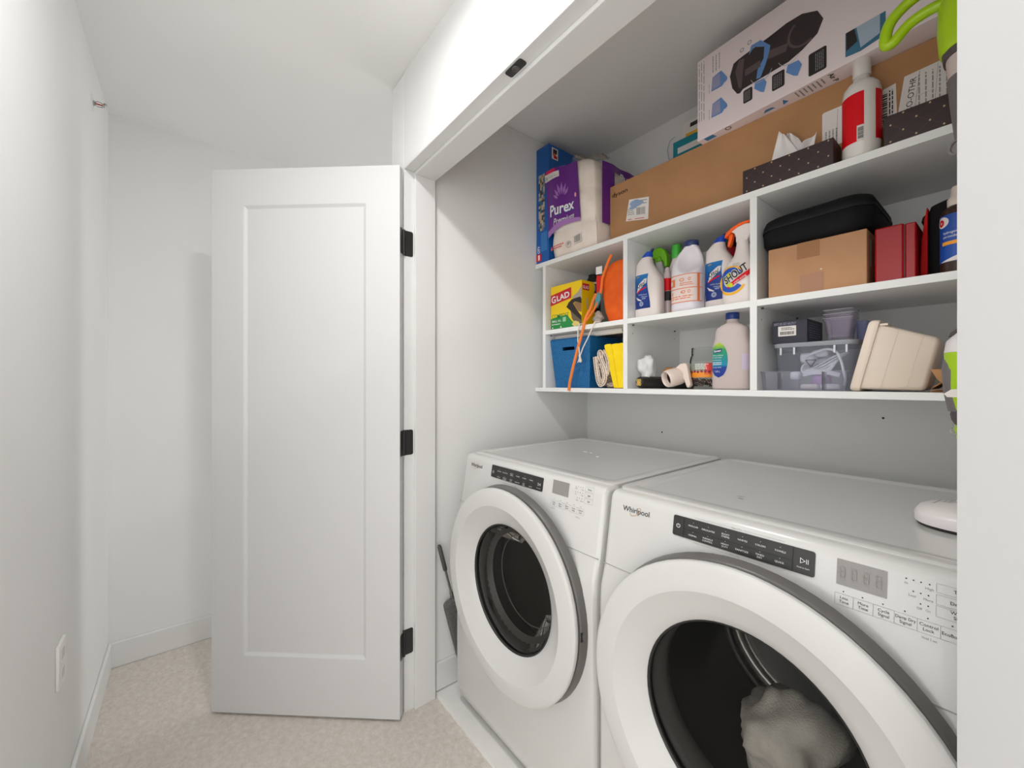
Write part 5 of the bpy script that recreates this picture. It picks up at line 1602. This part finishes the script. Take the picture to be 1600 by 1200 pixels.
mb.text('fabric softener', .0062, f2, ox - .020, 1.3435, fit=.036).text('for hard water', .0062, f2, ox - .022, 1.3365, fit=.034).text('hypoallergenic', .0046, f2, ox - .022, 1.3285, fit=.032)
mb.text('biodegradable', .0050, f2, ox - .022, 1.3050, fit=.032)
mb.text('1.8 L', .0085, f2, ox - .012, 1.2905, fit=.017)
scribble(mb, f2, ox - .020, ox + .018, 1.312, 1.323, 2, 8)
mb.build('label_lettering', WINK, t, smooth=0, stuff=True)

# right bay below
t = thing('storage_bin', 'clear plastic storage bin with a lid holding white cables', 'bin', (-.36, 1.48, ZL))
CLB = clear('bin_plastic', (243, 245, 249), .10, .06, .14, (226, 230, 242))
def bin_sec(z, k, e=0):
    return [(a, b, z) for a, b in rrect(-.4605 - .004 * k + e, -.2785 + .004 * k - e, 1.383 - .006 * k + e, 1.60 + .004 * k - e, .022 - e * .5, 5)]
MB().loft([bin_sec(ZL, 0), bin_sec(1.3595, 1)], True, False).build('bin_body', CLB, t, smooth=50)
LIDM = clear('lid_plastic', (240, 242, 246), .12, .1, .45, (226, 230, 238))
MB().loft([bin_sec(1.3600, 1, -.004), bin_sec(1.3705, 1, -.006), bin_sec(1.3725, 1, -.003), bin_sec(1.3725, 1, .008), bin_sec(1.3690, 1, .010)]).build('bin_lid', LIDM, t, smooth=50)
for x in (-.446, -.412, -.318, -.292):
    MB().box(x - .0025, x + .0025, 1.3725, 1.3755, 1.338, 1.3595).build('lid_clip', mat('clip_milky', (220, 224, 232), .4), t, bevel=.0008)
CWH = mat('cable_white', (238, 236, 242), .4)
t = thing('cable_bundle', 'white power cables and adapters coiled inside the clear storage bin', 'cable', (-.37, 1.45, ZL + .0025))
P = smooth_path([(-.405, 1.42, 1.325), (-.375, 1.41, 1.342), (-.345, 1.405, 1.351), (-.322, 1.402, 1.343), (-.310, 1.400, 1.318), (-.304, 1.398, 1.290), (-.300, 1.40, 1.265), (-.306, 1.42, 1.250)])
MB().tube(P, .0034, 8).build('cable_loop', CWH, t)
mb = MB()
rd = random.Random(5)
for i in range(6):
    c = V((-.372 + .004 * i, 1.425 + .006 * i, 1.300 + .004 * i))
    q = []
    for k in range(25):
        a = 2 * PI * k / 24
        q.append(c + V(((.036 + .002 * i) * math.cos(a), .020 * math.sin(a), (.018 + .001 * i) * math.sin(a + .3 * i) + .003 * math.sin(3 * a + i))))
    mb.tube(q, .0028, 6)
mb.build('cable_coil', CWH, t, stuff=True)
MB().tube(smooth_path([(-.398, 1.41, 1.280), (-.370, 1.402, 1.286), (-.340, 1.405, 1.285), (-.316, 1.412, 1.277)]), .0075, 8, .7).build('strap_cable', CWH, t)
for nm, c, sx_, sy_, sz_ in (('adapter', (-.3945, 1.44, 1.330), .020, .022, .016), ('adapter', (-.368, 1.45, 1.342), .022, .02, .011), ('plug', (-.420, 1.415, 1.278), .013, .016, .012)):
    MB().ball(c, sx_, sy_, sz_, 16, 8, .6).build(nm, CWH, t)
mb = MB()
ft = frontY(1.402)
tri = [(-.392, 1.322), (-.366, 1.322), (-.379, 1.302)]
for a, b in zip(tri, tri[1:] + tri[:1]):
    mb.line(ft, a[0], a[1], b[0], b[1], .0028)
mb.build('warning_mark', INK, t, smooth=0, stuff=True)
tag(MB().ball((-.360, 1.425, ZL + .0285), .022, .022, .0235, 18, 10, .8).build('purple_ball', mat('violet_plastic', (176, 116, 186), .4)), 'round violet thing at the bottom of the clear storage bin', 'ball')
for i, (x, y, m_, lb) in enumerate(((-.382, 1.402, mat('soap_cream', (232, 218, 206), .5), 'cream soap sized block lying left at the front of the clear bin'), (-.334, 1.400, mat('soap_white', (240, 238, 236), .5), 'white soap sized block lying right at the front of the clear bin'))):
    tag(MB().ball((x, y, ZL + .011), .022, .012, .0080, 16, 8, .6).build('soap_block', m_), lb, 'block')
t = thing('clear_tray', 'low clear plastic tray in front of the lidded storage bin', 'tray', (-.383, 1.345, ZL))
CT = clear('tray_plastic', (248, 248, 251), .10, .05, .10, (232, 232, 244))
def tray_sec(z, k, e=0):
    return [(a, b, z) for a, b in rrect(-.479 - .004 * k + e, -.290 + .004 * k - e, 1.325 - .002 * k + e, 1.3695 + .002 * k - e, .010 - e * .5, 4)]
MB().loft([tray_sec(ZL, 0), tray_sec(1.286, 1), tray_sec(1.2875, 1.8), tray_sec(1.2895, 1.8)], True, False).build('tray', CT, t, smooth=40)
for x in (-.4385, -.334):
    MB().box(x - .0008, x + .0008, 1.327, 1.368, ZL + .003, 1.286).build('divider', CT, t, smooth=0)

t = thing('navy_box', 'small navy box with a white barcode label on the lid of the storage bin', 'box', (-.425, 1.45, 1.3728))
x0, x1, y0, y1, z0, z1 = -.4705, -.3815, 1.3790, 1.520, 1.3730, 1.4400
NV = mat('box_navy', (30, 30, 48), .4)
MB().box(x0, x1, y0, y1, z0, z1).build('carton', NV, t, smooth=0, bevel=.001)
fn, f2 = frontY(y0), frontY(y0, .0012)
MB().poly(fn, rrect(-.4545, -.4085, 1.394, 1.4235, .0015, 2)).build('label', PAPER, t, smooth=0)
mb = MB()
barcode(mb, f2, -.449, -.413, 1.398, 1.4075, 17)
scribble(mb, f2, -.446, -.412, 1.410, 1.419, 2, 3)
mb.build('barcode', DARKIN, t, smooth=0, stuff=True)
mb = MB()
scribble(mb, fn, -.4655, -.395, 1.4255, 1.4335, 3, 8, th=.3)
scribble(mb, lambda a, b: V((x1 + .0007, a, b)), 1.395, 1.50, 1.382, 1.43, 7, 9, th=.2)
mb.build('fine_print', mat('print_lavender', (176, 170, 196), .5), t, smooth=0, stuff=True)

CUP = clear('cup_plastic', (247, 245, 250), .14, .05, .14, (226, 218, 234))
for i, lb in enumerate(('bottom clear square cup of the nested stack on the storage bin lid', 'middle clear square cup of the nested stack on the storage bin lid', 'top clear square cup of the nested stack on the storage bin lid')):
    z0 = 1.3731 + i * .0115
    t = thing('plastic_cup', lb, 'cup', (-.3225, 1.455, z0), 'nested clear square cups')
    def cs(z, h, e=0):
        return [(a, b, z) for a, b in rrect(-.3225 - h + e, -.3225 + h - e, 1.455 - h + e, 1.455 + h - e, .006, 3)]
    MB().loft([cs(z0, .0245), cs(z0 + .058, .0325), cs(z0 + .0585, .0345), cs(z0 + .0665, .0350)], True, False).build('cup', CUP, t, smooth=40)
    MB().loft([cs(z0 + .0655, .0352), cs(z0 + .0668, .0356), cs(z0 + .0668, .0340), cs(z0 + .0655, .0340)], False, False).build('rim', mat('cup_rim', (196, 194, 198), .2), t, smooth=0)
t = thing('lilac_tub', 'small lilac translucent tub behind the nested cups', 'tub', (-.283, 1.545, 1.3731))
MB().loft([[(a, b, z) for a, b in rrect(-.302 + e, -.276 - e * .2, 1.515 + e, 1.585 - e, .006, 3)] for z, e in ((1.3731, .003), (1.436, 0))], True, False).build('tub', clear('lilac_plastic', (226, 228, 248), .12, .1, .55, (168, 176, 222)), t, smooth=40)

# beige bin lying on its side
t = thing('beige_bin', 'beige plastic bin lying on its side with its flared rim to the left', 'bin', (-.20, 1.43, ZL))
BEI = mat('bin_beige', (243, 226, 209), .4)
PO, PT = V((-.272, 0, 1.2405)), V((-.2335, 0, 1.409))          # mouth line, bottom to top
QO, QT = V((-.142, 0, 1.2375)), V((-.1175, 0, 1.3600))         # base line
def bin_ring(k, e=0, dy=0):
    a, b = PO.lerp(QO, k), PT.lerp(QT, k)
    d = (b - a).normalized()
    a, b = a + d * e, b - d * e
    y0, y1 = 1.347 + .010 * k + e - dy, 1.500 - .014 * k - e + dy
    c = [(y0, a), (y0, b), (y1, b), (y1, a)]
    q = []
    for i in range(4):
        y, p = c[i]
        yn, pn = c[(i + 1) % 4]
        yp, pp = c[i - 1]
        r = .012
        A0, B0 = V((p.x, y, p.z)), V((pn.x, yn, pn.z))
        Z0 = V((pp.x, yp, pp.z))
        q += [A0 + (Z0 - A0).normalized() * r, A0 + (Z0 - A0).normalized() * r * .3 + (B0 - A0).normalized() * r * .3, A0 + (B0 - A0).normalized() * r]
    return q
MB().loft([bin_ring(.02), bin_ring(.93), bin_ring(.98, .004), bin_ring(1, .012), bin_ring(.985, .014), bin_ring(.95, .004), bin_ring(.02, .0028)], False, False).build('bin_body', BEI, t, smooth=40, recalc=True)
MB().add(bin_ring(1, .012), [tuple(range(12))]).build('bin_base', BEI, t, smooth=0)
dx_ = V((.016, 0, -.0015))
rim = lambda off, e: [p + dx_ * off for p in bin_ring(0, e, -e if False else 0)]
MB().loft([rim(-.5, -.002), rim(-.2, -.0050), rim(.45, -.0055), rim(.75, -.0040), rim(.80, .001)], False, False).build('flared_rim', BEI, t, smooth=40, recalc=True)
mb = MB()
for k in (.40, .755):
    a, b = PO.lerp(QO, k), PT.lerp(QT, k)
    y = 1.347 + .010 * k - .0005
    n_ = V((.0007, 0, 0))
    mb.quad(V((a.x, y, a.z + .004)) - n_, V((a.x, y, a.z + .004)) + n_, V((b.x, y, b.z - .004)) + n_, V((b.x, y, b.z - .004)) - n_)
mb.build('panel_line', mat('bin_beige_line', (220, 198, 180), .5), t, smooth=0, stuff=True)
MB().box(-.222, -.206, 1.349, 1.356, 1.3985, 1.4040).build('rim_tab', BEI, t, bevel=.001)
t = thing('paper_bag', 'folded brown kraft paper bags at the right end of the bottom board', 'paper bag', (-.09, 1.42, ZL))
KR = noisy('kraft_paper', (176, 126, 84), (194, 144, 100), 20, .85, .3, bscale=80, dist=.001)
def sheet(name, pts, y0, y1, th=.0016):
    q = [(a, b) for a, b in pts] + [(a, b + th) for a, b in pts[::-1]]
    return MB().prism(q, lambda a, b, w_: V((a, w_, b)), y0, y1).build(name, KR, t, smooth=0, recalc=True)
sheet('bag_sheet', [(-.1335, ZL + .0005), (.005, ZL + .0010)], 1.350, 1.50)
sheet('bag_sheet', [(-.1330, ZL + .0035), (-.09, ZL + .0070), (.005, ZL + .0085)], 1.346, 1.50)
sheet('bag_sheet', [(-.1315, ZL + .0070), (-.1135, ZL + .0220), (-.08, ZL + .0330), (.0, ZL + .036)], 1.344, 1.49)
sheet('bag_sheet', [(-.1300, ZL + .0090), (-.1115, ZL + .0270), (-.075, ZL + .0400), (.0, ZL + .044)], 1.344, 1.48)
part(MB().add([V((-.1320, 1.336, 1.2875)), V((-.1210, 1.334, 1.2640)), V((-.1120, 1.334, 1.2540)), V((-.0850, 1.336, 1.2820)), V((-.0700, 1.338, 1.294)), V((-.1000, 1.350, 1.2885))], [(0, 1, 2, 3), (0, 3, 5), (3, 4, 5)]).build('folded_flap', KR, t, smooth=0), 'folded paper corner')
sheet('top_flap', [(-.1130, 1.2985), (-.0980, 1.3060), (-.075, 1.310)], 1.352, 1.44)

# ------------------------------------------------------------------ standing on the dryer: stick vacuum
ZD = ZT - .0045
t = thing('stick_vacuum', 'white and lime green upright stick cleaner standing on the dryer at the right edge', 'vacuum cleaner', (-.03, 1.155, ZD))
VW = mat('vacuum_white', (232, 226, 226), .35)
VL = mat('vacuum_lime', (170, 208, 16), .35)
VG = mat('vacuum_grey', (112, 106, 106), .45)
VD = mat('vacuum_dark', (82, 74, 76), .5)
hd = lambda z, e: [(-.0425 + (.0925 - e) * sgn(c) * abs(c) ** .72, 1.156 + (.078 - e) * sgn(s_) * abs(s_) ** .72, z) for c, s_ in [(math.cos(2 * PI * i / 40), math.sin(2 * PI * i / 40)) for i in range(40)]]
MB().loft([hd(ZD + .0005, .006), hd(ZD + .003, .002), hd(ZD + .0070, .0015)]).build('head_rim', mat('rim_rubber', (40, 38, 38), .5), t, smooth=50)
MB().loft([hd(ZD + .0070, 0), hd(ZD + .022, -.0008), hd(ZD + .030, .004), hd(ZD + .0365, .016), hd(ZD + .042, .040)]).build('floor_head', VW, t, smooth=60)
mb = MB()
for i, (dx_, dy_) in enumerate(((0, 0), (.013, .012), (.020, .004))):
    for k in range(3):
        mb.line(lambda a, b: V((a, b, ZD + .0371 + .24 * (a + .1165))), -.110 + dx_ + .003 * k, 1.150 + dy_ + .012 * k, -.106 + dx_ + .003 * k, 1.160 + dy_ + .012 * k, .003)
mb.build('head_print', GINK, t, smooth=0, stuff=True)
MB().tube([(-.030, 1.195, ZD + .034), (-.033, 1.190, ZD + .050), (-.036, 1.180, ZD + .075), (-.036, 1.165, ZD + .12), (-.036, 1.152, 1.20)], [.062, .046, .028, .019, .019], 22).build('neck', VW, t)
def vb(z, cx, rx, ry, p=2.4):
    return [(cx + rx * sgn(c) * abs(c) ** (2 / p), 1.150 + ry * sgn(s_) * abs(s_) ** (2 / p), z) for c, s_ in [(math.cos(2 * PI * i / 32), math.sin(2 * PI * i / 32)) for i in range(32)]]
MB().loft([vb(1.128, -.060, .010, .012), vb(1.148, -.056, .022, .022), vb(1.170, -.048, .034, .03), vb(1.182, -.042, .038, .034)]).build('lower_cone', VL, t, smooth=60)
MB().loft([vb(1.176, -.040, .040, .038), vb(1.186, -.040, .0455, .042), vb(1.196, -.039, .0480, .045), vb(1.2065, -.037, .0480, .046)]).build('lower_collar', VD, t, smooth=60)
MB().loft([vb(1.206, -.037, .0485, .047), vb(1.24, -.036, .0550, .053), vb(1.28, -.036, .0575, .055), vb(1.310, -.036, .0590, .056), vb(1.3145, -.036, .0580, .055)]).build('dust_cup', VL, t, smooth=60)
MB().loft([vb(1.202, -.054, .036, .036), vb(1.24, -.056, .040, .040), vb(1.28, -.060, .0385, .042), vb(1.300, -.062, .034, .038), vb(1.304, -.060, .028, .032)]).build('side_trim', VG, t, smooth=60)
MB().loft([vb(1.3135, -.036, .0590, .056), vb(1.335, -.034, .0580, .055), vb(1.352, -.028, .050, .048), vb(1.366, -.022, .038, .036), vb(1.375, -.02, .024, .024)]).build('motor_cap', VW, t, smooth=60)
MB().loft([vb(1.345, -.046, .0430, .030), vb(1.352, -.043, .0440, .030), vb(1.362, -.036, .0400, .030), vb(1.372, -.030, .030, .028)]).build('vent_grille', VD, t, smooth=60)
MB().prism([(-.0905, 1.236), (-.081, 1.2440), (-.062, 1.2465), (-.062, 1.230), (-.086, 1.230)], lambda a, b, w_: V((a, w_, b)), 1.090, 1.098).build('warning_label', PAPER, t, recalc=True)
mb = MB()
for k, x in enumerate((-.078, -.066)):
    q = [V((x + .0055 * math.cos(a), 1.118, 1.168 + .0075 * math.sin(a))) for a in [2 * PI * i / 16 for i in range(17)]]
    mb.tube(q, .0012, 6)
mb.build('clear_wheel', clear('wheel_clear', (200, 206, 190), .3, .1, .2), t, split=True)
MB().tube([(-.020, 1.150, 1.36), (-.018, 1.150, 1.50), (-.022, 1.150, 1.66)], .017, 18).build('tube', VG, t)
MB().loft([vb(1.655, -.030, .034, .032), vb(1.675, -.036, .0385, .036), vb(1.72, -.038, .0430, .040), vb(1.78, -.040, .0470, .043), vb(1.832, -.042, .0490, .045)]).build('grey_sleeve', VG, t, smooth=60)
MB().loft([vb(1.830, -.042, .0475, .044), vb(1.868, -.0435, .0490, .045), vb(1.873, -.0435, .0490, .045)]).build('pale_sleeve', mat('vacuum_pale', (206, 192, 184), .4), t, smooth=60)
MB().loft([vb(1.870, -.0440, .0520, .048), vb(1.890, -.0450, .0535, .049), vb(1.893, -.0450, .0525, .048)]).build('dark_collar', VD, t, smooth=60)
MB().loft([vb(1.882, -.048, .0480, .052), vb(1.892, -.050, .0520, .054), vb(1.93, -.051, .0535, .055), vb(1.975, -.050, .0530, .055), vb(1.998, -.048, .046, .050), vb(2.005, -.048, .034, .038)]).build('lime_head', VL, t, smooth=60)
q = smooth_path([(-.075, 1.150, 1.985), (-.105, 1.150, 1.996), (-.142, 1.150, 1.9885), (-.168, 1.150, 1.966), (-.180, 1.150, 1.972), (-.172, 1.150, 2.010), (-.140, 1.150, 2.034), (-.10, 1.150, 2.036), (-.06, 1.150, 2.000)])
MB().tube(q, .0105, 12).build('handle_loop', VL, t)
MB().lathe([(.0125, 0), (.0145, .0015), (.0145, .004), (.011, .004), (.0105, .0012), (0, .0012)], (-.0735, 1.1165, 1.694), (-.55, -.83, 0), 24).build('sleeve_button', VG, t, recalc=True)

# ------------------------------------------------------------------ long handled brush beside the washer
t = thing('long_brush', 'grey long handled duster leaning on the closet wall left of the washing machine', 'duster', (-1.447, .93, .0185))
A, Bq = V((-1.4475, .9280, .0600)), V((-1.4495, .7815, .6100))
d = (Bq - A).normalized()
s_ = V((0, d.z, -d.y))
n_ = V((1, 0, 0))
def ax_(k, a, c=0):
    return A + d * k + s_ * a + n_ * c
mb = MB()
for k0, w0, t0 in ():
    pass
secs = []
for k, wd, th in ((-.018, .034, .006), (-.010, .042, .010), (.10, .0445, .0115), (.30, .0455, .0115), (.322, .044, .010), (.330, .036, .006)):
    secs.append([ax_(k, a, b) for a, b in rrect(-wd, wd, -th, th, min(wd, th) * .9, 4)])
MB().loft(secs).build('duster_head', noisy('duster_grey', (92, 91, 89), (112, 111, 108), 120, .95, .7, bscale=400, dist=.003), t, smooth=60)
MB().tube([ax_(.32, 0), ax_(.355, 0), ax_(.36, 0), ax_(.46, 0)], [.0075, .0068, .0045, .0045], 12).build('handle_rod', mat('rod_steel', (130, 128, 124), .35, .8), t)
MB().tube([ax_(.455, 0), ax_(.46, 0), ax_(.56, 0), ax_(.568, 0)], [.006, .0085, .0085, .005], 12).build('handle_grip', mat('grip_grey', (78, 77, 76), .5), t)
